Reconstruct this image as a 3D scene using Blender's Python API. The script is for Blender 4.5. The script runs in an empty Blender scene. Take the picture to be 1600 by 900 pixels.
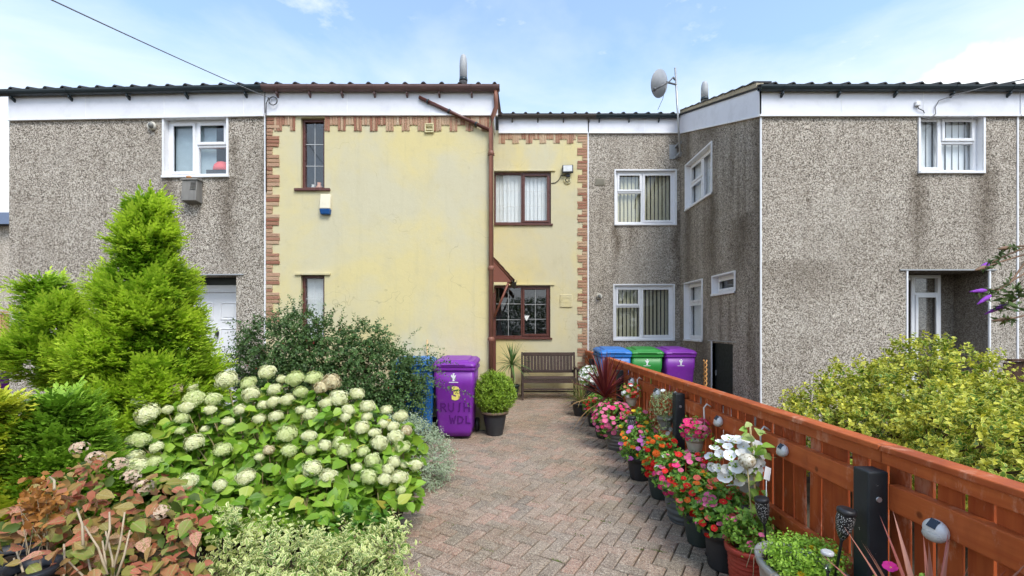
import bpy, bmesh, math, random
import numpy as np
from mathutils import Vector, Matrix
R = math.radians
SC = bpy.context.scene
COL = SC.collection
random.seed(7)
rng = np.random.default_rng(11)

# ------------------------------------------------------------------ camera, sky, sun, exposure
F = 711.0; CX = 796.0; HY = 510.0; EYE = 1.6
cd = bpy.data.cameras.new('camera'); cam = bpy.data.objects.new('camera', cd); COL.objects.link(cam)
cam.location = (0, 0, EYE); cam.rotation_euler = (R(90), 0, 0)
cd.sensor_width = 36; cd.lens = 36 * F / 1600; cd.shift_y = 60 / 1600; cd.shift_x = 4 / 1600
cd.clip_start = 0.05; cd.clip_end = 2000
SC.camera = cam
SUN_EL, SUN_AZ = 52, 28          # azimuth: degrees to the right of straight behind the camera
w = bpy.data.worlds.new('World'); SC.world = w; w.use_nodes = True
nt = w.node_tree; nt.nodes.clear()
def wn(t, **k):
    n = nt.nodes.new(t)
    for a, b in k.items(): setattr(n, a, b)
    return n
sky = wn('ShaderNodeTexSky', sky_type='NISHITA', sun_disc=False)
sky.sun_elevation = R(SUN_EL); sky.sun_rotation = R(180 - SUN_AZ)
sky.air_density = 1.0; sky.dust_density = 1.0; sky.ozone_density = 1.2
tc = wn('ShaderNodeTexCoord')
def wmath(op, a, b=None, clamp=False):
    n = wn('ShaderNodeMath', operation=op, use_clamp=clamp)
    for i, v in enumerate((a, b)):
        if v is None: continue
        if isinstance(v, (int, float)): n.inputs[i].default_value = v
        else: nt.links.new(v, n.inputs[i])
    return n.outputs[0]
sep = wn('ShaderNodeSeparateXYZ'); nt.links.new(tc.outputs['Generated'], sep.inputs[0])
zc = wmath('MAXIMUM', sep.outputs[2], 0.03)
cmb = wn('ShaderNodeCombineXYZ')
nt.links.new(wmath('DIVIDE', sep.outputs[0], zc), cmb.inputs[0]); nt.links.new(wmath('DIVIDE', sep.outputs[1], zc), cmb.inputs[1])
nz = wn('ShaderNodeTexNoise'); nz.inputs['Scale'].default_value = 1.1; nz.inputs['Detail'].default_value = 7; nz.inputs['Roughness'].default_value = 0.58
nz.inputs['Distortion'].default_value = 0.3
nt.links.new(cmb.outputs[0], nz.inputs['Vector'])
# thin veil: more cloud seen towards the horizon, where one looks through more of the layer
low = wmath('SUBTRACT', 1.0, wmath('MULTIPLY', sep.outputs[2], 1.75), True)
veil = wmath('MULTIPLY', wmath('ADD', wmath('SUBTRACT', nz.outputs['Fac'], 0.52), wmath('MULTIPLY', low, 1.0)), 1.5, True)
veil = wmath('ADD', wmath('MULTIPLY', veil, 0.86), 0.12)
# one cumulus bank on the right
n2 = wn('ShaderNodeTexNoise'); n2.inputs['Scale'].default_value = 11; n2.inputs['Detail'].default_value = 6
nt.links.new(tc.outputs['Generated'], n2.inputs['Vector'])
vd = wn('ShaderNodeVectorMath', operation='SUBTRACT'); nt.links.new(tc.outputs['Generated'], vd.inputs[0])
cv = Vector((1.085, 1.0, 0.50)).normalized(); vd.inputs[1].default_value = cv
vs = wn('ShaderNodeVectorMath', operation='MULTIPLY'); nt.links.new(vd.outputs[0], vs.inputs[0]); vs.inputs[1].default_value = (0.8, 0.8, 1.55)
vl = wn('ShaderNodeVectorMath', operation='LENGTH'); nt.links.new(vs.outputs[0], vl.inputs[0])
blob = wmath('SUBTRACT', wmath('ADD', 0.055, wmath('MULTIPLY', n2.outputs['Fac'], 0.17)), vl.outputs['Value'])
blob = wmath('MULTIPLY', blob, 32, True)
n3 = wn('ShaderNodeTexNoise'); n3.inputs['Scale'].default_value = 2.6; n3.inputs['Detail'].default_value = 8; n3.inputs['Roughness'].default_value = 0.62; nt.links.new(cmb.outputs[0], n3.inputs['Vector'])
puff = wmath('MULTIPLY', wmath('MULTIPLY', wmath('SUBTRACT', n3.outputs['Fac'], 0.54), 5.0, True), 0.75)
cloud = wmath('MAXIMUM', wmath('MAXIMUM', veil, puff), blob)
skm = wn('ShaderNodeMix', data_type='RGBA', blend_type='MULTIPLY'); skm.inputs['Factor'].default_value = 1
nt.links.new(sky.outputs[0], skm.inputs['A']); skm.inputs['B'].default_value = (1.0, 1.12, 1.12, 1)
mx = wn('ShaderNodeMix', data_type='RGBA'); nt.links.new(cloud, mx.inputs['Factor'])
nt.links.new(skm.outputs['Result'], mx.inputs['A']); mx.inputs['B'].default_value = (3.75, 3.9, 4.0, 1)
bg = wn('ShaderNodeBackground'); bg.inputs['Strength'].default_value = 0.15
nt.links.new(mx.outputs['Result'], bg.inputs['Color'])
nt.links.new(bg.outputs[0], wn('ShaderNodeOutputWorld').inputs[0])
sl = bpy.data.lights.new('sun', 'SUN'); sl.energy = 1.5; sl.angle = R(25); sl.color = (1, 0.955, 0.88)
so = bpy.data.objects.new('sun', sl); COL.objects.link(so)
sdir = Vector((math.sin(R(SUN_AZ)) * math.cos(R(SUN_EL)), -math.cos(R(SUN_AZ)) * math.cos(R(SUN_EL)), math.sin(R(SUN_EL))))
so.rotation_euler = sdir.to_track_quat('Z', 'Y').to_euler(); so.location = (3, -4, 9)
vsn = SC.view_settings; vsn.view_transform = 'Standard'; vsn.look = 'None'; vsn.gamma = 1; vsn.use_curve_mapping = False
vsn.exposure = 1.1
SC.render.engine = 'CYCLES'; SC.cycles.use_denoising = True; SC.cycles.use_adaptive_sampling = True; SC.cycles.adaptive_threshold = 0.03
SC.cycles.max_bounces = 5; SC.cycles.transparent_max_bounces = 12

# ------------------------------------------------------------------ helpers
def px(x, d): return (x - CX) * d / F
def pz(y, d): return EYE + (HY - y) * d / F
def P(x, y, d): return Vector((px(x, d), d, pz(y, d)))
def gz(d): return 0.02 * (d - 3.0)

def tag(o, label=None, cat=None, group=None, kind=None):
    for k, v in (('label', label), ('category', cat), ('group', group), ('kind', kind)):
        if v: o[k] = v
    return o
def empty(name, loc, label=None, cat=None, group=None, rz=0, kind=None):
    o = bpy.data.objects.new(name, None); COL.objects.link(o); o.location = loc; o.rotation_euler = (0, 0, rz)
    o.empty_display_size = 0.1
    return tag(o, label, cat, group, kind)
def link(name, me, parent=None, loc=None, rot=None, scale=None):
    o = bpy.data.objects.new(name, me); COL.objects.link(o)
    if parent: o.parent = parent
    if loc is not None: o.location = loc
    if rot is not None: o.rotation_euler = rot
    if scale is not None: o.scale = scale if hasattr(scale, '__len__') else (scale,) * 3
    return o

class Fr:                       # a wall plane: origin, u to the right seen from outside, outward normal n
    def __init__(s, o, u, n): s.o, s.u, s.n = Vector(o), Vector(u), Vector(n)
    def __call__(s, u, z, n=0): return s.o + s.u * u + s.n * n + Vector((0, 0, z))

class MB:
    def __init__(s): s.v, s.f, s.mi, s.sm = [], [], [], []
    def add(s, vs, fs, mi=0, sm=False):
        b = len(s.v); s.v += [tuple(v) for v in vs]
        for f in fs: s.f.append([b + i for i in f]); s.mi.append(mi); s.sm.append(sm)
        return s
    def quad(s, a, b, c, d, mi=0): return s.add((a, b, c, d), ((0, 1, 2, 3),), mi)
    def hexa(s, c, mi=0):       # 8 corners, bottom ring then top ring (counter-clockwise from above)
        return s.add(c, ((3, 2, 1, 0), (4, 5, 6, 7), (0, 1, 5, 4), (1, 2, 6, 5), (2, 3, 7, 6), (3, 0, 4, 7)), mi)
    def box(s, x0, x1, y0, y1, z0, z1, mi=0):
        return s.hexa([(x0, y0, z0), (x1, y0, z0), (x1, y1, z0), (x0, y1, z0), (x0, y0, z1), (x1, y0, z1), (x1, y1, z1), (x0, y1, z1)], mi)
    def bf(s, fr, u0, u1, z0, z1, n0, n1, mi=0):        # box on a wall plane, n0 < n1 outward
        return s.hexa([fr(u0, z0, n1), fr(u1, z0, n1), fr(u1, z0, n0), fr(u0, z0, n0), fr(u0, z1, n1), fr(u1, z1, n1), fr(u1, z1, n0), fr(u0, z1, n0)], mi)
    def cbox(s, x0, x1, y0, y1, z0, z1, c=0.008, mi=0):   # box with its top edges chamfered
        v = [(x0, y0, z0), (x1, y0, z0), (x1, y1, z0), (x0, y1, z0), (x0, y0, z1 - c), (x1, y0, z1 - c), (x1, y1, z1 - c), (x0, y1, z1 - c),
             (x0 + c, y0 + c, z1), (x1 - c, y0 + c, z1), (x1 - c, y1 - c, z1), (x0 + c, y1 - c, z1)]
        f = [(0, 1, 5, 4), (1, 2, 6, 5), (2, 3, 7, 6), (3, 0, 4, 7), (4, 5, 9, 8), (5, 6, 10, 9), (6, 7, 11, 10), (7, 4, 8, 11), (8, 9, 10, 11)]
        return s.add(v, f, mi)
    def rings(s, rings, cap0=True, cap1=True, mi=0, sm=True, closed=True):
        n = len(rings[0]); vs = [p for r in rings for p in r]; fs = []
        for i in range(len(rings) - 1):
            for j in range(n if closed else n - 1):
                k = (j + 1) % n
                fs.append((i * n + j, i * n + k, (i + 1) * n + k, (i + 1) * n + j))
        s.add(vs, fs, mi, sm)
        b = len(s.v) - len(vs)
        if cap0: s.f.append([b + j for j in range(n - 1, -1, -1)]); s.mi.append(mi); s.sm.append(False)
        if cap1: s.f.append([b + (len(rings) - 1) * n + j for j in range(n)]); s.mi.append(mi); s.sm.append(False)
        return s
    def tube(s, pts, r, seg=8, mi=0, sm=True, cap=True):
        pts = [Vector(p) for p in pts]; rs = []
        up = Vector((0.0123, 0.021, 1))
        for i, p in enumerate(pts):
            t = (pts[min(i + 1, len(pts) - 1)] - pts[max(i - 1, 0)]).normalized()
            a = t.cross(up)
            if a.length < 0.05: a = t.cross(Vector((1, 0, 0)))
            a.normalize(); b = t.cross(a)
            rr = r[i] if hasattr(r, '__len__') else r
            rs.append([p + (a * math.cos(q) + b * math.sin(q)) * rr for q in [2 * math.pi * k / seg for k in range(seg)]])
        return s.rings(rs, cap, cap, mi, sm)
    def lathe(s, prof, seg=24, c=(0, 0, 0), mi=0, sm=True, cap0=True, cap1=True, sy=1.0):
        rs = [[(c[0] + r * math.cos(q), c[1] + sy * r * math.sin(q), c[2] + z) for q in [2 * math.pi * k / seg for k in range(seg)]] for r, z in prof]
        return s.rings(rs, cap0, cap1, mi, sm)
    def ell(s, c, rx, ry, rz, seg=14, rows=8, mi=0):
        rs = []
        for i in range(rows + 1):
            a = -math.pi / 2 + math.pi * i / rows; q = max(math.cos(a), 0.02)
            rs.append([(c[0] + rx * q * math.cos(t), c[1] + ry * q * math.sin(t), c[2] + rz * math.sin(a)) for t in [2 * math.pi * k / seg for k in range(seg)]])
        return s.rings(rs, True, True, mi, True)
    def mesh(s, name, mats):
        me = bpy.data.meshes.new(name); me.from_pydata(s.v, [], s.f)
        for m in (mats if isinstance(mats, (list, tuple)) else [mats]): me.materials.append(m)
        me.polygons.foreach_set('material_index', s.mi); me.polygons.foreach_set('use_smooth', s.sm); me.update()
        return me
    def build(s, name, mats, parent=None, off=None, bevel=0, seg=2):
        if off is not None: s.v = [(a - off[0], b - off[1], c - off[2]) for a, b, c in s.v]
        o = link(name, s.mesh(name, mats), parent)
        if bevel:
            m = o.modifiers.new('bevel', 'BEVEL'); m.width = bevel; m.segments = seg; m.limit_method = 'ANGLE'; m.angle_limit = R(50)
        return o

# ------------------------------------------------------------------ materials
MATS = {}
class NT:
    def __init__(s, name):
        s.m = bpy.data.materials.new(name); s.m.use_nodes = True; s.t = s.m.node_tree
        s.b = s.t.nodes['Principled BSDF']; s.out = s.t.nodes['Material Output']
        s.tc = None
    def n(s, t, **k):
        x = s.t.nodes.new(t)
        for a, b in k.items(): setattr(x, a, b)
        return x
    def L(s, a, b): s.t.links.new(a, b)
    def co(s):
        if not s.tc: s.tc = s.n('ShaderNodeTexCoord')
        return s.tc.outputs['Object']
    def set(s, sock, v):
        if isinstance(v, (int, float)): sock.default_value = v
        elif isinstance(v, tuple): sock.default_value = v if len(v) == 4 or sock.type == 'VECTOR' else v + (1,)
        else: s.L(v, sock)
    def math(s, op, a, b=0.0, c=None, clamp=False):
        x = s.n('ShaderNodeMath', operation=op, use_clamp=clamp)
        s.set(x.inputs[0], a); s.set(x.inputs[1], b)
        if c is not None: s.set(x.inputs[2], c)
        return x.outputs[0]
    def mix(s, f, a, b, blend='MIX'):
        x = s.n('ShaderNodeMix', data_type='RGBA', blend_type=blend)
        s.set(x.inputs['Factor'], f); s.set(x.inputs['A'], a); s.set(x.inputs['B'], b)
        return x.outputs['Result']
    def noise(s, scale, detail=4, rough=0.55, vec=None, sc=None, dist=0):
        x = s.n('ShaderNodeTexNoise'); x.inputs['Scale'].default_value = scale; x.inputs['Detail'].default_value = detail; x.inputs['Roughness'].default_value = rough
        x.inputs['Distortion'].default_value = dist
        v = vec or s.co()
        if sc:
            mp = s.n('ShaderNodeMapping'); mp.inputs['Scale'].default_value = sc; s.L(v, mp.inputs[0]); v = mp.outputs[0]
        s.L(v, x.inputs['Vector']); return x.outputs['Fac']
    def ramp(s, f, pts):
        x = s.n('ShaderNodeValToRGB'); e = x.color_ramp.elements
        while len(e) < len(pts): e.new(0.5)
        for q, (p, c) in zip(e, pts): q.position = p; q.color = (c if isinstance(c, tuple) else (c, c, c)) + (1,)
        s.L(f, x.inputs[0]); return x.outputs[0]
    def rng(s, f, a, b, c=0.0, d=1.0):
        x = s.n('ShaderNodeMapRange'); s.set(x.inputs[0], f)
        for i, v in enumerate((a, b, c, d)): x.inputs[i + 1].default_value = v
        return x.outputs[0]
    def attr(s, name):
        x = s.n('ShaderNodeAttribute', attribute_name=name); return x.outputs['Fac']
    def oinfo(s): return s.n('ShaderNodeObjectInfo').outputs['Random']
    def bump(s, h, strength=0.5, dist=0.01):
        x = s.n('ShaderNodeBump'); x.inputs['Strength'].default_value = strength; x.inputs['Distance'].default_value = dist
        s.L(h, x.inputs['Height']); s.L(x.outputs[0], s.b.inputs['Normal'])
    def fin(s, col, rough=0.6, spec=0.4):
        s.set(s.b.inputs['Base Color'], col); s.set(s.b.inputs['Roughness'], rough); s.b.inputs['Specular IOR Level'].default_value = spec
        return s.m

def plain(name, c, rough=0.5, spec=0.4, var=0.12, scale=9, bump=0.0, bs=60, metal=0, dirt=0.0):
    if name in MATS: return MATS[name]
    t = NT(name)
    f = t.noise(scale, 5)
    col = t.mix(f, tuple(v * (1 - var * 1.6) for v in c), tuple(min(1, v * (1 + var * 1.6)) for v in c))
    if dirt:
        g = t.rng(t.noise(3.1, 6, 0.7), 0.5, 0.75)
        col = t.mix(t.math('MULTIPLY', g, dirt), col, (0.09, 0.075, 0.055))
    rr = t.rng(t.noise(scale * 2.3, 3), 0.3, 0.7, max(0.05, rough - 0.08), min(1, rough + 0.1))
    if bump: t.bump(t.noise(bs, 4), bump, 0.004)
    t.b.inputs['Metallic'].default_value = metal
    MATS[name] = t.fin(col, rr, spec); return MATS[name]

def pebble(name, streaks=(), dirt=0.25, axis=0, tone=1.0):
    """spar-dash render; streaks: (u, width, z top, length, amount) rust-brown run-off stains below sills and copings"""
    t = NT(name); co = t.co()
    v = t.n('ShaderNodeTexVoronoi'); v.inputs['Scale'].default_value = 100; t.L(co, v.inputs['Vector'])
    sp = t.n('ShaderNodeSeparateColor'); t.L(v.outputs['Color'], sp.inputs[0])
    v2 = t.n('ShaderNodeTexVoronoi'); v2.inputs['Scale'].default_value = 62; t.L(co, v2.inputs['Vector'])
    sp2 = t.n('ShaderNodeSeparateColor'); t.L(v2.outputs['Color'], sp2.inputs[0])
    f = t.math('ADD', t.math('MULTIPLY', sp.outputs[0], 0.72), t.math('MULTIPLY', sp2.outputs[1], 0.28))
    col = t.ramp(f, [(0.16, (0.045 * tone, 0.036 * tone, 0.028 * tone)), (0.36, (0.215 * tone, 0.178 * tone, 0.14 * tone)), (0.55, (0.42 * tone, 0.367 * tone, 0.304 * tone)), (0.78, (0.70 * tone, 0.635 * tone, 0.55 * tone))])
    big = t.rng(t.noise(0.9, 3, 0.6), 0.35, 0.7)
    col = t.mix(t.math('MULTIPLY', big, 0.28), col, (0.19, 0.155, 0.12), 'MIX')
    pale = t.rng(t.noise(0.55, 3, 0.6, sc=(1, 1, 0.7)), 0.5, 0.68)
    col = t.mix(t.math('MULTIPLY', pale, 0.16), col, (0.60, 0.56, 0.50), 'MIX')
    s3 = t.n('ShaderNodeSeparateXYZ'); t.L(co, s3.inputs[0])
    U, Z = s3.outputs[axis], s3.outputs[2]
    run = t.rng(t.noise(1.0, 3, 0.65, sc=(5, 5, 0.5)), 0.45, 0.72)
    tot = t.math('MULTIPLY', run, dirt)
    wob = t.math('MULTIPLY', t.math('SUBTRACT', t.noise(2.2, 2), 0.5), 0.25)
    for (u, wd, zt, ln, am) in streaks:
        a = t.math('ABSOLUTE', t.math('SUBTRACT', t.math('ADD', U, wob), u))
        m = t.rng(a, wd, 0.0)
        up = t.rng(Z, zt + 0.04, zt - 0.05)
        dn = t.rng(Z, zt - ln, zt - ln * 0.3)
        m = t.math('MULTIPLY', t.math('MULTIPLY', m, up), t.math('MULTIPLY', dn, am))
        tot = t.math('MAXIMUM', tot, m)
    tot = t.math('MULTIPLY', tot, t.rng(t.noise(14, 2, 0.7), 0.2, 0.65, 0.5, 1.0), clamp=True)
    col = t.mix(tot, col, t.mix(0.78, col, (0.20, 0.145, 0.095), 'MULTIPLY'))
    col = t.mix(t.math('MULTIPLY', tot, 0.42), col, (0.10, 0.078, 0.055))
    h = t.math('SUBTRACT', 1.0, v.outputs['Distance'])
    t.bump(h, 0.5, 0.008)
    return t.fin(col, 0.85, 0.25)

def painted(name, streaks=()):
    t = NT(name)
    a = t.rng(t.noise(0.75, 5, 0.6, dist=0.4), 0.40, 0.60)
    col = t.mix(a, (0.64, 0.545, 0.275), (0.575, 0.525, 0.365))
    b = t.rng(t.noise(2.3, 6, 0.65), 0.5, 0.8)
    col = t.mix(t.math('MULTIPLY', b, 0.6), col, (0.52, 0.46, 0.29))
    fine = t.rng(t.noise(7.5, 5, 0.7), 0.56, 0.74)
    col = t.mix(t.math('MULTIPLY', fine, 0.34), col, (0.46, 0.40, 0.24))
    ck = t.n('ShaderNodeTexVoronoi', feature='DISTANCE_TO_EDGE'); ck.inputs['Scale'].default_value = 0.9; wv = t.n('ShaderNodeVectorMath', operation='ADD'); t.L(t.co(), wv.inputs[0]); nn_ = t.n('ShaderNodeTexNoise'); nn_.inputs['Scale'].default_value = 3.0; t.L(t.co(), nn_.inputs['Vector']); t.L(nn_.outputs['Color'], wv.inputs[1]); t.L(wv.outputs[0], ck.inputs['Vector'])
    crack = t.math('MULTIPLY', t.rng(ck.outputs['Distance'], 0.006, 0.0), t.rng(t.noise(1.3, 2), 0.5, 0.6))
    col = t.mix(t.math('MULTIPLY', crack, 0.5), col, (0.30, 0.25, 0.14))
    c = t.rng(t.noise(1.0, 5, 0.7, sc=(6, 6, 0.45)), 0.55, 0.85)
    col = t.mix(t.math('MULTIPLY', c, 0.5), col, (0.44, 0.39, 0.24))
    s3 = t.n('ShaderNodeSeparateXYZ'); t.L(t.co(), s3.inputs[0])
    wob = t.math('MULTIPLY', t.math('SUBTRACT', t.noise(5, 5, 0.7), 0.5), 0.16)
    for (u, wu, z, wz, am, cc) in streaks:
        q = t.math('ADD', t.math('POWER', t.math('DIVIDE', t.math('SUBTRACT', t.math('ADD', s3.outputs[0], wob), u), wu), 2.0),
                   t.math('POWER', t.math('DIVIDE', t.math('SUBTRACT', t.math('ADD', s3.outputs[2], wob), z), wz), 2.0))
        m = t.math('MULTIPLY', t.rng(q, 1.0, 0.2), t.math('MULTIPLY', t.rng(t.noise(11, 5, 0.75), 0.35, 0.65), am))
        col = t.mix(m, col, cc)
    t.bump(t.math('ADD', t.noise(22, 6, 0.7), t.math('MULTIPLY', t.noise(3, 4), 2.0)), 0.22, 0.012)
    return t.fin(col, 0.75, 0.25)

def glass(name):
    t = NT(name)
    g = t.n('ShaderNodeBsdfGlossy'); g.inputs['Roughness'].default_value = 0.01; g.inputs['Color'].default_value = (0.95, 0.97, 1, 1)
    tr = t.n('ShaderNodeBsdfTransparent'); tr.inputs['Color'].default_value = (0.96, 0.97, 0.97, 1)
    fr = t.n('ShaderNodeLayerWeight')
    bm = t.n('ShaderNodeBump'); bm.inputs['Strength'].default_value = 0.05; bm.inputs['Distance'].default_value = 0.02
    t.L(t.noise(1.6, 2), bm.inputs['Height']); t.L(bm.outputs[0], g.inputs['Normal'])
    m = t.n('ShaderNodeMixShader'); t.L(t.math('ADD', t.math('MULTIPLY', t.math('POWER', fr.outputs['Facing'], 5.0), 0.9), 0.065, clamp=True), m.inputs[0]); t.L(tr.outputs[0], m.inputs[1]); t.L(g.outputs[0], m.inputs[2])
    t.L(m.outputs[0], t.out.inputs[0]); t.t.nodes.remove(t.b)
    return t.m

def leafmat(name, lo, hi, tip=None, edge=None, trans=0.28, rough=0.5, old=None, spec=0.35):
    """per-leaf tone from attribute rnd, young growth from attribute tip, leaf margin from attribute rim; old: a few turned leaves"""
    t = NT(name)
    r = t.attr('rnd')
    col = t.mix(r, lo, hi)
    if tip: col = t.mix(t.attr('tip'), col, tip)
    if edge:
        e = t.rng(t.math('ADD', t.attr('rim'), t.math('MULTIPLY', t.math('SUBTRACT', t.noise(70, 2), 0.5), 0.5)), edge[1], edge[1] + 0.12)
        col = t.mix(e, col, edge[0])
    if old:
        col = t.mix(t.rng(r, old[1], old[1] + 0.03), col, old[0])
    t.fin(col, rough, spec)
    if trans:
        tl = t.n('ShaderNodeBsdfTranslucent'); t.set(tl.inputs[0], t.mix(0.35, col, (0.9, 1.0, 0.25), 'MULTIPLY') if False else col)
        m = t.n('ShaderNodeMixShader'); m.inputs[0].default_value = trans
        t.L(t.b.outputs[0], m.inputs[1]); t.L(tl.outputs[0], m.inputs[2]); t.L(m.outputs[0], t.out.inputs[0])
    return t.m
def leafobj(name, cols, trans=0.25, rough=0.5, edge=None, blot=None):
    """for leaves that are objects of their own: tone from the object's random number"""
    t = NT(name); r = t.oinfo()
    col = t.ramp(r, [(i / max(1, len(cols) - 1), c) for i, c in enumerate(cols)])
    if blot: col = t.mix(t.rng(t.noise(blot[1], 4, 0.6), 0.45, 0.62), col, blot[0])
    if edge: col = t.mix(t.rng(t.attr('rim'), 0.35, 1.0), col, edge)
    vein = t.math('MULTIPLY', t.rng(t.attr('rim'), 0.16, 0.0), 0.35)
    col = t.mix(vein, col, t.mix(0.5, col, (0.7, 0.75, 0.4)))
    t.fin(col, rough, 0.35)
    tl = t.n('ShaderNodeBsdfTranslucent'); t.set(tl.inputs[0], col)
    m = t.n('ShaderNodeMixShader'); m.inputs[0].default_value = trans
    t.L(t.b.outputs[0], m.inputs[1]); t.L(tl.outputs[0], m.inputs[2]); t.L(m.outputs[0], t.out.inputs[0])
    return t.m
def wood(name, c1, c2, c3, scale=1.0, rough=0.65, axis='Z', worn=None):
    t = NT(name)
    sc = {'Z': (30, 30, 1.6), 'Y': (30, 1.6, 30), 'X': (1.6, 30, 30)}[axis]
    r = t.oinfo()
    off = t.n('ShaderNodeVectorMath', operation='ADD'); t.L(t.co(), off.inputs[0])
    cb = t.n('ShaderNodeCombineXYZ'); t.L(t.math('MULTIPLY', r, 37.0), cb.inputs[0]); t.L(t.math('MULTIPLY', r, 91.0), cb.inputs[1]); t.L(t.math('MULTIPLY', r, 53.0), cb.inputs[2])
    t.L(cb.outputs[0], off.inputs[1]); v = off.outputs[0]
    g = t.noise(scale, 5, 0.6, vec=v, sc=sc)
    col = t.mix(t.rng(g, 0.3, 0.7), c1, c2)
    b = t.rng(t.noise(6, 4, 0.6, vec=v, sc=(1, 1, 0.45)), 0.48, 0.7)
    col = t.mix(t.math('MULTIPLY', b, 0.75), col, c3)
    if worn: col = t.mix(t.math('MULTIPLY', t.rng(t.noise(9, 6, 0.72, vec=v, sc=(1, 1, 0.4)), 0.55, 0.68), worn[1]), col, worn[0])
    col = t.mix(t.rng(r, 0, 1, 0.0, 0.5), col, tuple(x * 0.5 for x in c1))
    kv = t.n('ShaderNodeTexVoronoi'); kv.inputs['Scale'].default_value = 4.5; t.L(v, kv.inputs['Vector'])
    col = t.mix(t.math('MULTIPLY', t.rng(kv.outputs['Distance'], .085, .045), .75), col, tuple(x * 0.25 for x in c1))
    gr = t.n('ShaderNodeNewGeometry'); gs = t.n('ShaderNodeSeparateXYZ'); t.L(gr.outputs['Position'], gs.inputs[0])
    mud = t.math('MULTIPLY', t.rng(t.math('ADD', gs.outputs[2], t.math('MULTIPLY', t.noise(7, 4, 0.7, vec=v), 0.3)), 0.42, 0.18), 0.55)
    col = t.mix(mud, col, (0.085, 0.06, 0.035))
    t.bump(g, 0.35, 0.004)
    return t.fin(col, rough, 0.3)

WHITE = plain('white_upvc', (0.80, 0.80, 0.82), 0.32, 0.45, 0.02, 4, dirt=0.10)
FASCIA = plain('white_fascia', (0.74, 0.745, 0.80), 0.4, 0.4, 0.03, 2, dirt=0.16)
BROWNP = plain('brown_upvc', (0.105, 0.034, 0.026), 0.32, 0.5, 0.12, 6)
BROWNG = plain('brown_gutter', (0.17, 0.10, 0.095), 0.5, 0.4, 0.22, 6, dirt=0.3)
PIPE = plain('terracotta_pipe', (0.24, 0.098, 0.062), 0.5, 0.4, 0.18, 5, dirt=0.25)
BLACKG = plain('dark_gutter', (0.022, 0.035, 0.042), 0.42, 0.5, 0.2, 6)
TILE = plain('roof_tile_concrete', (0.045, 0.044, 0.046), 0.8, 0.3, 0.25, 12, 0.4, 80)
TILEB = plain('roof_tile_brown', (0.10, 0.055, 0.045), 0.8, 0.3, 0.25, 12, 0.4, 80)
VERGE = plain('verge_mortar', (0.42, 0.36, 0.26), 0.9, 0.2, 0.2, 10, 0.5, 60)
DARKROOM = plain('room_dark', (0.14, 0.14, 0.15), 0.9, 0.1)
GLASS = glass('window_glass')
BLIND = plain('blind_fabric', (0.82, 0.83, 0.84), 0.8, 0.2, 0.04, 3)
BLINDC = plain('blind_fabric_cream', (0.66, 0.62, 0.45), 0.8, 0.2, 0.05, 3)
LEAD = plain('lead_strip', (0.60, 0.61, 0.62), 0.4, 0.5, 0.03)
STEEL = plain('galvanised', (0.42, 0.43, 0.44), 0.4, 0.5, 0.1, 14, metal=0.6)
FLUE = plain('flue_grey', (0.40, 0.41, 0.42), 0.5, 0.4, 0.08, 8)
BLACK = plain('black_plastic', (0.016, 0.016, 0.018), 0.42, 0.5, 0.2, 8)
CABLE = plain('cable_black', (0.03, 0.03, 0.032), 0.6, 0.3)
SOIL = plain('potting_soil', (0.035, 0.024, 0.016), 0.95, 0.1, 0.3, 30, 0.8, 60)
STEM = plain('plant_stem', (0.13, 0.15, 0.045), 0.7, 0.2, 0.2)
TWIG = plain('woody_twig', (0.15, 0.10, 0.06), 0.8, 0.2, 0.25, 14)
BARK = plain('bark', (0.10, 0.065, 0.045), 0.9, 0.2, 0.3, 14, 0.6, 40)
# ------------------------------------------------------------------ ground and paving
t = NT('garden_soil'); c = t.mix(t.rng(t.noise(5, 7, 0.7), 0.35, 0.65), (0.055, 0.040, 0.026), (0.12, 0.095, 0.06))
t.bump(t.noise(25, 6, 0.7), 0.8, 0.03); EARTH = t.fin(c, 0.95, 0.15)
g = MB(); xs = [-300, -60, -12, 0, 12, 60, 300]; ys = [-300, -40, -6, 0, 3, 6, 9, 12, 60, 300]
for i in range(len(xs) - 1):
    for j in range(len(ys) - 1):
        zz = lambda d: gz(min(max(d, -6), 12)) - 0.10
        g.quad((xs[i], ys[j], zz(ys[j])), (xs[i + 1], ys[j], zz(ys[j])), (xs[i + 1], ys[j + 1], zz(ys[j + 1])), (xs[i], ys[j + 1], zz(ys[j + 1])))
tag(g.build('ground', EARTH), kind='structure')
t = NT('paver'); r = t.oinfo()
base = t.ramp(t.math('FRACT', t.math('ADD', r, t.math('MULTIPLY', t.attr('rnd'), 1.0))), [(0.0, (0.23, 0.185, 0.145)), (0.2, (0.35, 0.235, 0.175)), (0.4, (0.28, 0.225, 0.17)), (0.6, (0.39, 0.24, 0.18)), (0.8, (0.33, 0.255, 0.195)), (1.0, (0.23, 0.185, 0.15))])
sp = t.n('ShaderNodeTexVoronoi'); sp.inputs['Scale'].default_value = 150
geo = t.n('ShaderNodeNewGeometry'); t.L(geo.outputs['Position'], sp.inputs['Vector'])
ss = t.n('ShaderNodeSeparateColor'); t.L(sp.outputs['Color'], ss.inputs[0])
c = t.mix(t.rng(ss.outputs[0], 0.55, 0.95, 0, 0.75), base, (0.55, 0.47, 0.38)); c = t.mix(t.rng(ss.outputs[1], 0.62, 0.95, 0, 0.7), c, (0.10, 0.075, 0.06))
zone = t.rng(t.noise(1.1, 4, 0.6, vec=geo.outputs['Position']), 0.42, 0.66)
c = t.mix(t.math('MULTIPLY', zone, 0.6), c, t.mix(0.75, c, (0.60, 0.58, 0.44), 'MULTIPLY'))
grime = t.rng(t.noise(9, 5, 0.7, vec=geo.outputs['Position']), 0.5, 0.75)
c = t.mix(t.math('MULTIPLY', grime, 0.4), c, (0.12, 0.095, 0.07))
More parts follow.
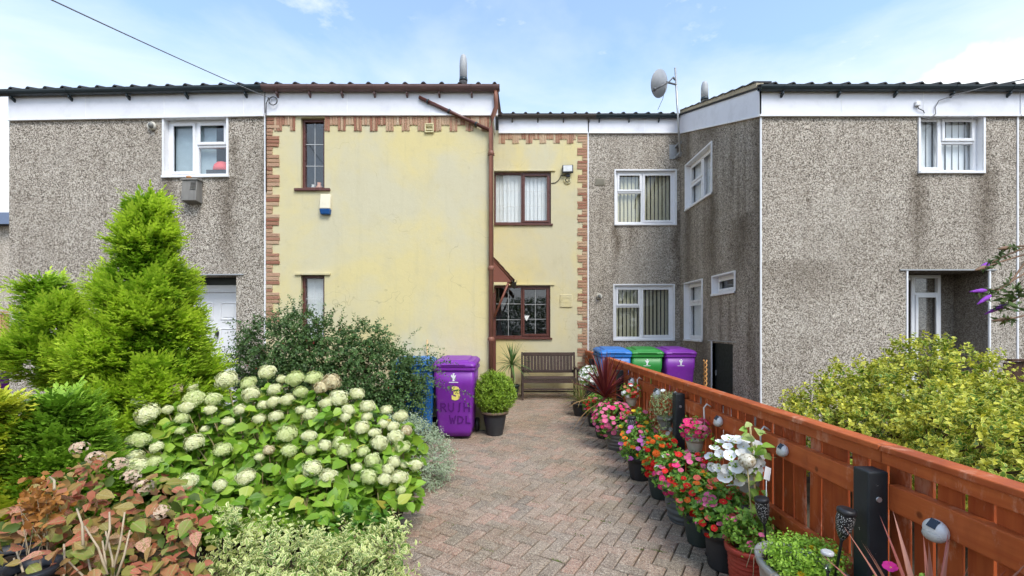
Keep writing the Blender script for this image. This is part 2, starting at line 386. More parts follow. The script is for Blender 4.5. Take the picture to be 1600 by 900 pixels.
t.bump(t.math('SUBTRACT', 1.0, sp.outputs['Distance']), 0.35, 0.005); PAVER = t.fin(c, 0.85, 0.2)
t = NT('paving_joint_sand'); geo = t.n('ShaderNodeNewGeometry')
c = t.mix(t.rng(t.noise(4, 5, 0.7, vec=geo.outputs['Position']), 0.52, 0.72), (0.045, 0.032, 0.024), (0.085, 0.085, 0.028)); JOINT = t.fin(c, 0.95, 0.1)

path = empty('paved_path', (0, 0, 0), kind='structure')
slope = math.atan(0.02)
def psheet(b, x0, x1, y0, y1): b.quad((x0, y0, gz(y0) - 0.022), (x1, y0, gz(y0) - 0.022), (x1, y1, gz(y1) - 0.022), (x0, y1, gz(y1) - 0.022))
b = MB(); psheet(b, -0.98, 1.78, 0.6, 5.2); psheet(b, -3.4, 1.78, 5.2, 10.1); b.build('joint_bed', JOINT, path)
def paver_mb(lx, ly, hx=0.0):
    m = MB(); gp = 0.0042
    return m.cbox(-lx / 2 + gp, lx / 2 - gp, -ly / 2 + gp, ly / 2 - gp, -0.05, 0.0, 0.007)
pv_mesh = paver_mb(0.2, 0.1).mesh('paving_block', PAVER)
def bed_left(y): return -0.76 + 0.07 * math.sin(y * 0.9 + 0.4) if y < 5.15 else -3.2
cells = []
TH = R(-31)
ca, sa = math.cos(TH), math.sin(TH)
u = 0.1
for a in range(-90, 120):
    for bb in range(-110, 130):
        # herringbone lattice: horizontal block at (a,b) where (a-b) mod 4 == 0, vertical where (a-b) mod 4 == 3
        k = (a - bb) % 4
        if k == 0: cx, cy, rot = (a + 1) * u, (bb + 0.5) * u, 0
        elif k == 3: cx, cy, rot = (a + 0.5) * u, (bb + 0.0) * u, 1
        else: continue
        if rot: cy = (bb + 1.0) * u
        X = ca * cx - sa * cy; Y = 4.0 + sa * cx + ca * cy
        if Y < 1.2 or Y > 9.95: continue
        lim = bed_left(Y) + (0.13 if Y < 5.15 else 0)
        if X < lim - .16 or X > 1.70: continue
        if Y > 6.75 and X < -0.2: continue
        if 5.1 < Y < 5.3 and X < -0.6 and X < lim: continue
        cells.append((X, Y, TH + (math.pi / 2 if rot else 0)))
def seen(X, Y):
    x = CX + X * F / Y; y = HY + (EYE - gz(Y)) * F / Y
    return (610 < x < 1180 + (900 - y) * 0 and y < 905 and x < 880 + (y - 610) * 1.02)
vis = sorted([q for q in cells if seen(q[0], q[1])], key=lambda q: q[1])
one = set(id(q) for q in vis[:300])
def jit(): return (random.gauss(0, 0.0016), random.gauss(0, 0.008), random.gauss(0, 0.008))
rest = []
for q in cells:
    X, Y, a = q
    j = jit()
    M4 = Matrix.Translation((X, Y, gz(Y) + j[0])) @ Matrix.Rotation(slope + j[1], 4, 'X') @ Matrix.Rotation(j[2], 4, 'Y') @ Matrix.Rotation(a + random.gauss(0, 0.008), 4, 'Z')
    if id(q) in one:
        o = link('paving_block', pv_mesh, path); o.matrix_basis = M4
    else: rest.append(M4)
# soldier course along the bed
yy = 1.5
while yy < 5.1:
    X = bed_left(yy); ang = math.atan(0.063 * math.cos(yy * 0.9 + 0.4))
    rest.append(Matrix.Translation((X, yy, gz(yy) + .007 + random.gauss(0, 0.0015))) @ Matrix.Rotation(-ang, 4, 'Z')); yy += 0.104
bv = np.array([v.co[:] for v in pv_mesh.vertices]); bf = [list(p.vertices) for p in pv_mesh.polygons]
V = []; Fc = []; rn = []
for i, M4 in enumerate(rest):
    m = np.array(M4); V.append(bv @ m[:3, :3].T + m[:3, 3]); Fc += [[k + i * len(bv) for k in f] for f in bf]; rn += [random.random()] * len(bv)
me = bpy.data.meshes.new('paving_blocks'); me.from_pydata(np.concatenate(V).tolist(), [], Fc); me.materials.append(PAVER)
me.attributes.new('rnd', 'FLOAT', 'POINT').data.foreach_set('value', rn); me.update()
tag(link('paving_blocks', me, path), kind='stuff')
MOSS_SPOTS = [(905, 838), (947, 700), (1086, 738), (915, 815), (840, 790), (700, 820), (995, 858), (760, 860), (880, 760), (985, 790), (720, 778), (946, 818), (1030, 862), (805, 745), (868, 876)]
# neighbour's patio behind the fence
t = NT('concrete_slab'); c = t.mix(t.noise(3, 6, 0.6), (0.24, 0.225, 0.20), (0.36, 0.34, 0.31)); t.bump(t.noise(40, 5), 0.3, 0.004); SLAB = t.fin(c, 0.85, 0.2)
b = MB().box(1.8, 3.75, 6.9, 10.0, -0.2, 0.19); tag(b.build('neighbour_pavement', SLAB), kind='structure')

# ------------------------------------------------------------------ houses
D1, D2 = 6.8, 10.0
YELLOW = painted('yellow_render', [(px(816, D2), 0.22, pz(256, D2), 0.16, 0.85, (0.10, 0.10, 0.03)), (px(838, D2), 0.35, pz(263, D2), 0.10, 0.6, (0.2, 0.17, 0.05)), (px(757, D1), 0.12, pz(440, D1), 1.1, 0.55, (0.50, 0.42, 0.17)),
                                   (px(530, D1), 0.5, pz(215, D1), 0.35, 0.5, (0.45, 0.44, 0.30)), (px(700, D1), 0.4, pz(240, D1), 0.35, 0.4, (0.44, 0.42, 0.28)), (px(614, D1), 0.03, pz(395, D1), 0.05, 1.0, (0.05, 0.035, 0.02)), (px(620, D1), 3.0, 0.15, 0.22, 0.5, (0.30, 0.28, 0.14))])
ZE = EYE + 375 * D1 / F
def roofz(d): return ZE + 0.333 * (d - D1)

def wall(parent, fr, u0, u1, z0, z1, holes, mat, depth=0.14, name='wall', reveal=None, thick=True):
    us = sorted({u0, u1, *[h[0] for h in holes], *[h[1] for h in holes]}); zs = sorted({z0, z1, *[h[2] for h in holes], *[h[3] for h in holes]})
    m = MB()
    for i in range(len(us) - 1):
        for j in range(len(zs) - 1):
            cu, cz = (us[i] + us[i + 1]) / 2, (zs[j] + zs[j + 1]) / 2
            if any(h[0] < cu < h[1] and h[2] < cz < h[3] for h in holes): continue
            m.quad(fr(us[i], zs[j]), fr(us[i + 1], zs[j]), fr(us[i + 1], zs[j + 1]), fr(us[i], zs[j + 1]))
    for h in holes:
        dp = h[4] if len(h) > 4 else depth
        a, b2, c, d = h[:4]
        for q in (((a, c), (a, d)), ((a, d), (b2, d)), ((b2, d), (b2, c)), ((b2, c), (a, c))):
            (ua, za), (ub, zb) = q
            m.quad(fr(ua, za), fr(ub, zb), fr(ub, zb, -dp), fr(ua, za, -dp), 1 if (len(h) > 5 and h[5]) else 0)
    return m.build(name, [mat, WHITE], parent, off=parent['pv'])

def house(name, pivot, label, rz=0):
    o = empty(name, pivot, label, 'house', 'terraced houses', rz); o['pv'] = list(pivot); return o

def window(hs, fr, u0, u1, z0, z1, lights, mat=WHITE, rec=0.09, fw=0.05, blind=None, leads=(), sill=None, sill_over=0.04, room=True, label=None, drip=None):
    """lights: (u0,u1,z0,z1,'s'|'f') in fractions of the opening"""
    pv = hs['pv']; W, H = u1 - u0, z1 - z0
    m = MB(); n0, n1 = -rec - 0.06, -rec
    m.bf(fr, u0, u0 + fw, z0, z1, n0, n1); m.bf(fr, u1 - fw, u1, z0, z1, n0, n1)
    m.bf(fr, u0 + fw, u1 - fw, z0, z0 + fw, n0, n1); m.bf(fr, u0 + fw, u1 - fw, z1 - fw, z1, n0, n1)
    # mullions and transoms between lights
    iu0, iu1, iz0, iz1 = u0 + fw, u1 - fw, z0 + fw, z1 - fw
    LI = [(iu0 + a * (iu1 - iu0), iu0 + b * (iu1 - iu0), iz0 + c * (iz1 - iz0), iz0 + d * (iz1 - iz0), k) for a, b, c, d, k in lights]
    hb = 0.022
    seen_u = set()
    for a, b, c, d, k in LI:
        if a > iu0 + 0.01 and round(a, 3) not in seen_u:
            seen_u.add(round(a, 3)); m.bf(fr, a - hb, a + hb, iz0, iz1, n0 + 0.002, n1 - 0.002)
    for a, b, c, d, k in LI:
        if c > iz0 + 0.01: m.bf(fr, (a + hb) if a > iu0 + 0.01 else a, (b - hb) if b < iu1 - 0.01 else b, c - hb, c + hb, n0 + 0.002, n1 - 0.003)
    wo = m.build('window', mat, hs, off=pv, bevel=0.004, seg=1)
    if label: wo['label'] = label
    for a, b, c, d, k in LI:
        a2 = a + (hb if a > iu0 + 0.01 else 0); b2 = b - (hb if b < iu1 - 0.01 else 0); c2 = c + (hb if c > iz0 + 0.01 else 0); d2 = d - (hb if d < iz1 - 0.01 else 0)
        if k == 's':
            s = MB(); sw = 0.045; q0, q1 = n0 + 0.01, n1 + 0.016; e = 0.008
            a3, b3, c3, d3 = a2 - e, b2 + e, c2 - e, d2 + e
            s.bf(fr, a3, a3 + sw, c3, d3, n1 - 0.001, q1); s.bf(fr, b3 - sw, b3, c3, d3, n1 - 0.001, q1); s.bf(fr, a3 + sw, b3 - sw, c3, c3 + sw, n1 - 0.001, q1); s.bf(fr, a3 + sw, b3 - sw, d3 - sw, d3, n1 - 0.001, q1)
            s.build('sash', mat, wo, off=pv, bevel=0.005, seg=1)
            a2, b2, c2, d2 = a3 + sw, b3 - sw, c3 + sw, d3 - sw
        g = MB().bf(fr, a2 - 0.004, b2 + 0.004, c2 - 0.004, d2 + 0.004, n0 + 0.022, n0 + 0.028); g.build('pane', GLASS, wo, off=pv)
        if leads:
            nv, nh = leads; l = MB(); q0, q1 = n0 + 0.0285, n0 + 0.033
            for i in range(1, nv + 1): uu = a2 + (b2 - a2) * i / (nv + 1); l.bf(fr, uu - 0.0035, uu + 0.0035, c2, d2, q0, q1)
            for i in range(1, nh + 1):
                zz = c2 + (d2 - c2) * i / (nh + 1); l.bf(fr, a2, b2, zz - 0.0035, zz + 0.0035, q0 + 0.0005, q1 + 0.0005)
            l.build('glazing_bar', LEAD, wo, off=pv)
    if sill:
        MB().bf(fr, u0 - sill_over, u1 + sill_over, z0 - 0.035, z0 + 0.003, -rec + 0.001, 0.035).build('sill', sill, wo, off=pv, bevel=0.004, seg=1)
    if drip:
        MB().bf(fr, u0 - 0.08, u1 + 0.09, z1 + 0.005, z1 + 0.03, -0.01, 0.03).build('drip_mould', drip, wo, off=pv)
    if blind:
        bm_, x0, x1, pitch = blind[:4]; q = MB(); uu = u0 + fw + x0 * (W - 2 * fw); ue = u0 + fw + x1 * (W - 2 * fw)
        nb = -rec - 0.085
        while uu < ue:
            an = random.uniform(0.10, 0.34) if len(blind) < 5 else blind[4] + random.uniform(-.06, .06)
            w2 = pitch * 1.04; q.quad(fr(uu, z0 + 0.02, nb), fr(uu + w2 * math.cos(an), z0 + 0.02, nb - w2 * math.sin(an)), fr(uu + w2 * math.cos(an), z1 + 0.1, nb - w2 * math.sin(an)), fr(uu, z1 + 0.1, nb))
            uu += pitch
        q.build('blind', bm_, wo, off=pv)
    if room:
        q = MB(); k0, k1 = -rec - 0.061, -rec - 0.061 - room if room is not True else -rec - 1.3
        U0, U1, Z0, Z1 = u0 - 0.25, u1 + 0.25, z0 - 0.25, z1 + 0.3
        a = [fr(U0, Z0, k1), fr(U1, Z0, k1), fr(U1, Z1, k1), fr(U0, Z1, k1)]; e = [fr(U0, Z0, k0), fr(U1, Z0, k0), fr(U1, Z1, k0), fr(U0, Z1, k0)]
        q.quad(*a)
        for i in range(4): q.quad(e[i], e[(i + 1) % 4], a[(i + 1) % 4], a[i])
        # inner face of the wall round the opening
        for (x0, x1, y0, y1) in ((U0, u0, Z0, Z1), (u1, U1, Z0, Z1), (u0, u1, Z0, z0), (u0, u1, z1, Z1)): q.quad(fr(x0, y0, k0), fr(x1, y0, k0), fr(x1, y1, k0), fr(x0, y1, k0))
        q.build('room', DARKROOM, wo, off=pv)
    return wo

def gutter(hs, x0, x1, y, zc, mat, brk=0.95, phase=0.4, r=0.066, name='gutter'):
    pv = hs['pv']; m = MB(); seg = 9
    pr = [(y - r * math.cos(a), zc - r * math.sin(a)) for a in [math.pi * k / seg for k in range(seg + 1)]] 
    ri = [(y - (r - 0.006) * math.cos(a), zc - (r - 0.006) * math.sin(a)) for a in [math.pi * k / seg for k in range(seg, -1, -1)]]
    loop = pr + ri
    m.rings([[(x, a, b) for a, b in loop] for x in (x0, x1)], True, True, sm=False)
    g = m.build(name, mat, hs, off=pv)
    x = x0 + phase
    while x < x1 - 0.05:
        q = MB(); loop2 = [(a + (a - y) * 0.07, b + (b - zc) * 0.07) for a, b in pr] + [(a, b) for a, b in pr[::-1]]
        q.rings([[(xx, a, b) for a, b in loop2] for xx in (x - 0.014, x + 0.014)], True, True, sm=False)
        q.hexa([(x - .013, y - .01, zc - r - .035), (x + .013, y - .01, zc - r - .035), (x + .013, y + .075, zc - r - .085), (x - .013, y + .075, zc - r - .085), (x - .013, y - .01, zc - r), (x + .013, y - .01, zc - r), (x + .013, y + .075, zc - r - .03), (x - .013, y + .075, zc - r - .03)])
        q.build('bracket', mat, g, off=pv); x += brk
    return g

def tile_profile(wd=0.27, n=20):
    out = []
    for k in range(n + 1):
        f = k / n; out.append((f * wd, 0.034 * max(0, math.cos((f - 0.8) * 2 * math.pi / 0.60)) ** .7 if abs(f - 0.8) < 0.15 else 0.0))
    return out
def tile_mesh(mat):
    m = MB(); pr = tile_profile(); L_ = 0.36; s = 0.333
    top = [(a, b + 0.018) for a, b in pr]; loop = top + [(a, b) for a, b in pr[::-1]]
    m.rings([[(a, 0, b) for a, b in loop], [(a, L_, b + L_ * s) for a, b in loop]], True, True, sm=False)
    return m.mesh('roof_tile', mat)
def roof(hs, x0, x1, d0, d1, mat, tmesh, x0b=None):
    pv = hs['pv']; m = MB(); t0, t1 = roofz(d0) - 0.03, roofz(d1) - 0.03
    m.hexa([(x0, d0 + .03, t0), (x1, d0 + .03, t0), (x1, d1, t1), (x0, d1, t1), (x0, d0 + .03, t0 + .03), (x1, d0 + .03, t0 + .03), (x1, d1, t1 + .03), (x0, d1, t1 + .03)])
    r = m.build('roof', mat, hs, off=pv)
    x = x0 
    while x < x1 - 0.02:
        for row in range(2):
            o = link('roof_tile', tmesh, r, (x - pv[0], d0 + row * 0.3 - pv[1], roofz(d0 + row * 0.3) + 0.001 + row * 0.012 - pv[2]), (random.gauss(0, .006), random.gauss(0, .006), 0))
            if x + 0.27 > x1: o.scale = ((x1 - x) / 0.27, 1, 1)
        x += 0.27
    return r
def fascia(hs, fr, u0, u1, z0, z1, n=0.03, name='fascia', screws=True):
    m = MB().bf(fr, u0, u1, z0, z1, 0.002, n)
    o = m.build(name, FASCIA, hs, off=hs['pv'], bevel=0.003, seg=1)
    MB().bf(fr, u0, u1, z0 - 0.03, z0 - 0.001, 0.002, n + 0.012).build('drip_strip', WHITE, o, off=hs['pv'])
    u = u0 + 1.22
    while u < u1 - .3:
        MB().bf(fr, u - .004, u + .004, z0 + .002, z1 - .01, n, n + 0.004).build('board_joint', WHITE, o, off=hs['pv']); u += 1.22
    return o
def bead(hs, fr, u, z0, z1, w=0.022): MB().bf(fr, u - w / 2, u + w / 2, z0, z1, -0.01, 0.012).build('corner_bead', WHITE, hs, off=hs['pv'])
TM_D, TM_B = tile_mesh(TILE), tile_mesh(TILEB)

FRONT = Fr((0, D1, 0), (1, 0, 0), (0, -1, 0)); BACK = Fr((0, D2, 0), (1, 0, 0), (0, -1, 0))
ZF0, ZF1 = pz(180, D1), pz(143, D1)
ZB0, ZB1 = pz(207, D2), pz(181, D2)

# --- house with the white front door (its front is turned a little, like the rest of the row further left)
XA0, XA1 = -7.64, px(415, D1)
hA = house('pebbledash_house', (XA1, D1, 0), 'grey pebbledash house with white front door behind the bright conifer', R(-2.1))
wA = (px(253, D1), px(353, D1), pz(273, D1), pz(183, D1) + 0.0)
dA = (px(262, D1), px(368, D1), 0.0, pz(430, D1))
PEB_A = pebble('pebbledash_one', [(wA[0] + 0.05 - XA1, 0.16, wA[2] , 1.3, 0.8), (wA[1] - XA1 + .02, 0.22, wA[2], 1.9, 0.8), (XA1 - .02 - XA1, .1, 4.4, 3, .5), (wA[1] - XA1 + .12, .12, 4.45, .9, .6)], 0.16)
wall(hA, FRONT, XA0, XA1 - 0.012, -0.3, ZF0 + 0.05, [wA + (0.12, 1), dA + (0.35,)], PEB_A)
bk = MB(); bk.quad((XA0, D1, -.3), (XA0, 14, -.3), (XA0, 14, ZE - .03), (XA0, D1, ZE - .03)); bk.add([(XA0, D1, ZE - .03), (XA0, 14, ZE - .03), (XA0, 14, roofz(14) - .04)], [(0, 1, 2)]); bk.build('side_wall', PEB_A, hA, off=hA['pv'])
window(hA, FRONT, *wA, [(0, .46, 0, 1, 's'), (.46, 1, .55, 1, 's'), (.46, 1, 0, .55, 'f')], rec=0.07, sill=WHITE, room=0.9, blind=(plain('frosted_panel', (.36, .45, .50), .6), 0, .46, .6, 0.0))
def surround(hs, fr, q, top=True):
    a, b_, c, d = q; pv = hs['pv']
    for u0, u1 in ((a - .03, a - .002), (b_ + .002, b_ + .03)): MB().bf(fr, u0, u1, c - .03, d + (.03 if top else 0), -.005, .02).build('window_surround', WHITE, hs, off=pv)
    if top: MB().bf(fr, a - .0015, b_ + .0015, d + .002, d + .03, -.005, .02).build('window_surround', WHITE, hs, off=pv)
surround(hA, FRONT, wA, False)
fascia(hA, FRONT, XA0 + .02, XA1 - .01, ZF0, ZF1 + 0.04)
roof(hA, XA0 - 0.08, XA1, D1 - 0.10, 14, TILE, TM_D); gutter(hA, XA0 - 0.12, XA1 + .0, D1 - 0.085, roofz(D1 - .1) - 0.015, BLACKG, 0.9, 0.25)
bead(hA, FRONT, XA1 - 0.005, 0, ZF0)
# front door, recessed
DW = plain('door_white', (0.78, 0.78, 0.80), 0.35, 0.45, 0.02, 4)
a, b_, c, d = dA; pvA = hA['pv']
door = MB().bf(FRONT, a + .07, b_ - .07, c, d - .24, -.36, -.31).build('door', DW, hA, off=pvA, bevel=.004, seg=1)
m = MB(); m.bf(FRONT, a, a + .065, c, d - .12, -.37, -.29); m.bf(FRONT, b_ - .065, b_, c, d - .12, -.37, -.29); m.bf(FRONT, a + .065, b_ - .065, d - .235, d - .12, -.37, -.29); m.build('door_frame', DW, hA, off=pvA, bevel=.004, seg=1)
MB().bf(FRONT, a, b_, d - .12, d, -.37, -.30).build('door_head', plain('dark_green_board', (.03, .04, .036), .5), hA, off=pvA)
MB().bf(FRONT, a - .02, b_ + .12, d + .003, d + .02, -.02, .02).build('lintel_drip', STEEL, hA, off=pvA)
dw = b_ - a - .14; dz = d - .24
for (f0, f1, g0, g1) in ((.14, .44, .80, .93), (.56, .86, .80, .93), (.14, .44, .47, .74), (.56, .86, .47, .74), (.14, .44, .08, .36), (.56, .86, .08, .36)):
    q = MB(); U0, U1, Z0, Z1 = a + .07 + dw * f0, a + .07 + dw * f1, dz * g0, dz * g1; e = .02
    q.bf(FRONT, U0, U0 + e, Z0, Z1, -.312, -.298); q.bf(FRONT, U1 - e, U1, Z0, Z1, -.312, -.298); q.bf(FRONT, U0 + e, U1 - e, Z0, Z0 + e, -.312, -.298); q.bf(FRONT, U0 + e, U1 - e, Z1 - e, Z1, -.312, -.298)
    q.bf(FRONT, U0 + .04, U1 - .04, Z0 + .04, Z1 - .04, -.312, -.302); q.build('door_panel', DW, door, off=pvA, bevel=.005, seg=1)
um = a + .07 + dw * .5
MB().bf(FRONT, um - .11, um + .11, dz * .40, dz * .425, -.312, -.295).bf(FRONT, um - .1, um + .1, dz * .404, dz * .421, -.296, -.292).build('letterbox', plain('brass', (.35, .26, .10), .35, .5, metal=.8), door, off=pvA)
k = MB(); kz = dz * .70; k.lathe([(0.022, -.05), (.03, -.02), (.034, .02), (.018, .05), (.006, .085)], 10, (um, D1 + .305, kz), sy=.5); k.tube([(um + .03 * math.cos(q), D1 + .285, kz - .05 + .035 * math.sin(q)) for q in np.linspace(0, 2 * math.pi, 13)], .006, 6); k.build('knocker', plain('dark_iron', (.04, .04, .042), .4, .5, metal=.5), door, off=pvA)
def text_mesh(txt, size, depth, mat, bold=0.0):
    cu = bpy.data.curves.new('glyph', 'FONT'); cu.body = txt; cu.size = size; cu.extrude = depth; cu.offset = bold; cu.resolution_u = 4; cu.align_x = 'CENTER'
    o = bpy.data.objects.new('glyph', cu); COL.objects.link(o)
    dg = bpy.context.evaluated_depsgraph_get(); me = bpy.data.meshes.new_from_object(o.evaluated_get(dg)); bpy.data.objects.remove(o)
    me.materials.clear(); me.materials.append(mat); return me
o = link('door_number', text_mesh('1', .11, .003, plain('number_black', (.03, .03, .03), .4)), door, (um + .21 - pvA[0], .308, dz * .395), (R(90), 0, 0))
# things on its wall
def at_A(x, y): return (px(x, D1) - 0.0, D1 - 0.0 + (XA1 - px(x, D1)) * math.tan(R(2.1)), pz(y, D1))
q = at_A(302, 318); bx = empty('vent_box', q, 'weathered grey box with slatted vent on the pebbledash under the upstairs window', 'vent box', rz=R(-2.1))
GW = wood('weathered_grey_wood', (.20, .19, .175), (.30, .285, .26), (.14, .13, .12))
m = MB(); w_ = .115; m.hexa([(-w_, -.14, 0.02), (w_, -.14, .02), (w_, .0, -.0), (-w_, 0, -.0), (-w_, -.11, .33), (w_, -.11, .33), (w_, 0, .33), (-w_, 0, .33)]); m.build('casing', GW, bx, bevel=.006)
m = MB(); m.hexa([(-w_ - .015, -.13, .331), (w_ + .015, -.13, .331), (w_ + .015, 0, .331), (-w_ - .015, 0, .331), (-w_ - .015, -.125, .35), (w_ + .015, -.125, .35), (w_ + .015, 0, .365), (-w_ - .015, 0, .365)]); m.build('lid', GW, bx)
for i in range(6):
    zc = .19 + i * .022; yf = -.14 + .03 * (zc - .02) / .31
    MB().hexa([(.02, yf - .012, zc), (.10, yf - .012, zc), (.10, yf + .01, zc + .004), (.02, yf + .01, zc + .004), (.02, yf - .012, zc + .004), (.10, yf - .012, zc + .004), (.10, yf + .01, zc + .016), (.02, yf + .01, zc + .016)]).build('slat', GW, bx)
MB().ell((-.05, -.06, .385), .04, .035, .022).build('knob', plain('ochre_knob', (.45, .22, .09), .6), bx)
def bulkhead(x, y, d, label, dx=.04, fr_y=None):
    o = empty('wall_lamp', (px(x, d), fr_y if fr_y else d, pz(y, d)), label, 'wall lamp')
    b = MB(); rs = []
    for (r, yy) in ((.062, 0), (.064, -.03), (.05, -.055)): rs.append([(r * math.cos(a), yy, r * math.sin(a)) for a in np.linspace(0, 2 * math.pi, 17)[:-1]])
    b.rings(rs[::-1], True, True); b.build('housing', plain('lamp_cream', (.58, .55, .48), .5), o)
    b = MB(); b.ell((dx * .3, -.055, -.005), .04, .035, .045, 12, 6); b.build('lens', plain('lamp_lens', (.16, .155, .145), .25, .5), o)
    return o
o = bulkhead(234, 195, D1, 'small round wall lamp left of the white upstairs window, under the fascia'); o.location = at_A(234, 195)
PINK = plain('pink_fabric', (.85, .16, .17), .8, .2, .1, 12, .4, 60)
q = at_A(327, 271); hat = empty('pink_hat', (q[0] + .03, q[1] + .235, pz(270, D1) + .11), 'pink cap lying inside the white upstairs window', 'cap')
m = MB(); m.lathe([(.14, 0), (.142, .04), (.128, .09), (.085, .135), (.02, .155)], 16, sy=.7); m.build('crown', PINK, hat)
m = MB(); m.add([(.08, -.07, .012), (.20, -.10, .0), (.235, -.03, .0), (.19, .04, .0), (.1, .06, .012), (.08, -.07, .022), (.20, -.10, .01), (.235, -.03, .01), (.19, .04, .01), (.1, .06, .022)], [(4, 3, 2, 1, 0), (5, 6, 7, 8, 9), (0, 1, 6, 5), (1, 2, 7, 6), (2, 3, 8, 7), (3, 4, 9, 8)]); m.build('peak', PINK, hat)
MB().box(-.2, .3, -.08, .3, -.10, -.0).build('ledge', plain('dark_cloth', (.05, .06, .08), .8), hat)

# --- yellow house
XB0, XB1, XB2 = XA1, px(768, D1), px(919, D2)
XBs = px(772, D2)
hB = house('yellow_house', (XB0, D1, 0), 'yellow rendered house with brick-slip quoins and brown windows')
pvB = hB['pv']
w1 = (px(470, D1), px(507, D1), pz(295, D1), pz(184, D1)); w2 = (px(470, D1), px(507, D1), pz(535, D1), pz(430, D1))
# the material reads object space, so its stains are set in that space
YB = NT; 
wB = wall(hB, FRONT, XB0, XB1, -0.3, ZF0 + 0.05, [w1 + (.1,), w2 + (.1,)], YELLOW, name='front_wall')
w3 = (px(771, D2), px(861, D2), pz(350, D2), pz(268, D2)); w4 = (px(771, D2), px(860, D2), pz(528, D2), pz(446, D2))
wBr = wall(hB, BACK, XBs - .1, XB2 - .01, -0.3, ZB0 + .05, [w3 + (.08,), w4 + (.08,)], YELLOW, name='recessed_wall')
m = MB(); m.quad((XB1, D1, -.3), (XBs, D2, -.3), (XBs, D2, ZE - .03), (XB1, D1, ZE - .03)); m.add([(XB1, D1, ZE - .03), (XBs, D2, ZE - .03), (XBs, D2, roofz(D2) - .04)], [(0, 1, 2)]); m.build('side_wall', YELLOW, hB, off=pvB)
fascia(hB, FRONT, XB0 + .01, px(778, D1), ZF0 + .01, ZF1 + .02); fascia(hB, BACK, px(779, D2), XB2 - .012, ZB0, ZB1 + .03)
roof(hB, XB0, px(778, D1), D1 - .10, D2 - .1, TILEB, TM_D); roof(hB, XB0, XB2, D2 - .10, 14, TILE, TM_D)
gutter(hB, XB0 + .005, px(781, D1), D1 - .085, roofz(D1 - .1) - .012, BROWNG, .48, .2, .07); gutter(hB, px(779, D2), px(930, D2), D2 - .085, roofz(D2 - .1) - .015, plain('weathered_gutter', (.075, .062, .055), .55, .4, .3, 5, dirt=.4), .56, .3)
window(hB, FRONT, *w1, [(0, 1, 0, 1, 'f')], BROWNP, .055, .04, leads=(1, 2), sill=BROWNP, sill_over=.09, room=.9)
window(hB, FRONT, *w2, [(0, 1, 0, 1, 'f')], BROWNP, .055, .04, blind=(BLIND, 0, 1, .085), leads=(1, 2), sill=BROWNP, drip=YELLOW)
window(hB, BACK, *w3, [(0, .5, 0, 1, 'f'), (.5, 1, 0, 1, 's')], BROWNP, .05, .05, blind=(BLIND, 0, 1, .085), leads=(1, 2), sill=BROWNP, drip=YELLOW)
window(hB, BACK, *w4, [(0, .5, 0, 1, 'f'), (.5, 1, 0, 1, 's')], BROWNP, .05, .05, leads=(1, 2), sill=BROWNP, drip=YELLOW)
# triangle sticker in the lower window
tr = MB(); c0 = (px(823, D2), D2 + .075, pz(493, D2)); tr.add([(c0[0] - .065, c0[1], c0[2]), (c0[0] + .065, c0[1], c0[2]), (c0[0], c0[1], c0[2] - .12), (c0[0] - .065, c0[1] + .004, c0[2]), (c0[0] + .065, c0[1] + .004, c0[2]), (c0[0], c0[1] + .004, c0[2] - .12)], [(0, 2, 1), (3, 4, 5), (0, 1, 4, 3), (1, 2, 5, 4), (2, 0, 3, 5)])
o = tr.build('window_sticker', plain('paper_white', (.8, .8, .8), .7), None); tag(o, 'white triangular sticker in the lower brown window above the bench', 'sticker')
# brick slips: each a piece of the wall it is set on
BR = NT('brick_slip_clay'); r_ = BR.oinfo()
cc = BR.ramp(r_, [(0, (.29, .115, .075)), (.25, (.47, .27, .18)), (.5, (.56, .40, .27)), (.7, (.36, .17, .11)), (.85, (.52, .34, .22)), (1, (.58, .45, .32))])
cc = BR.mix(BR.math('MULTIPLY', BR.rng(BR.noise(30, 5, .7), .5, .8), .6), cc, (.17, .085, .05)); BR.bump(BR.noise(45, 5, .7), .7, .01); BRICK = BR.fin(cc, .85, .2)
slip = [MB().cbox(-.5, .5, -.5, .5, 0, 1, .12).mesh('brick_slip', BRICK) for _ in range(1)]
def slip_at(parent, fr, u, z, w_, h_, pv, n=.016):
    o = link('brick_slip', slip[0], parent); c = fr(u, z, -0.002)
    o.matrix_basis = Matrix.Translation((c.x - pv[0], c.y - pv[1], c.z - pv[2])) @ Matrix.Rotation(R(90), 4, 'X') @ Matrix.Rotation(random.gauss(0, .008), 4, 'Z') @ Matrix.Diagonal((w_, h_, n * random.uniform(.8, 1.25), 1))
def top_band(parent, fr, u0, u1, zt, sw, hs_, hl, pv, skip=None, start=0):
    u = u0; i = start
    while u < u1 - sw * .5:
        if not (skip and skip[0] - sw * .5 < u + sw / 2 < skip[1] + sw * .5):
            h = hl if (i % 6) in (0, 1, 2) else hs_
            h *= random.uniform(.97, 1.03)
            slip_at(parent, fr, u + sw / 2, zt - h / 2, sw * .82, h, pv)
        u += sw; i += 1
def quoin(parent, fr, ue, sgn, z0, z1, hgt, ws, wl, pv):
    z = z1; i = 0
    while z > z0:
        h = hgt * random.uniform(.85, 1.12); k = i % 5
        w_ = (wl if k in (0, 1, 2) else ws) * random.uniform(.95, 1.04)
        slip_at(parent, fr, ue + sgn * w_ / 2, z - h / 2, w_, h * .80, pv); z -= h; i += 1
k1 = D1 / F
top_band(wB, FRONT, XB0 + .13, XB1 - .02, ZF0 - .025, .0397, .125, .212, pvB, skip=(w1[0] - .05, w1[1]))
quoin(wB, FRONT, XB0 + .012, 1, pz(500, D1), ZF0 - .03, .059, .096, .195, pvB)
top_band(wBr, BACK, px(779, D2), XB2 - .26, ZB0 - .03, .050, .122, .212, pvB)
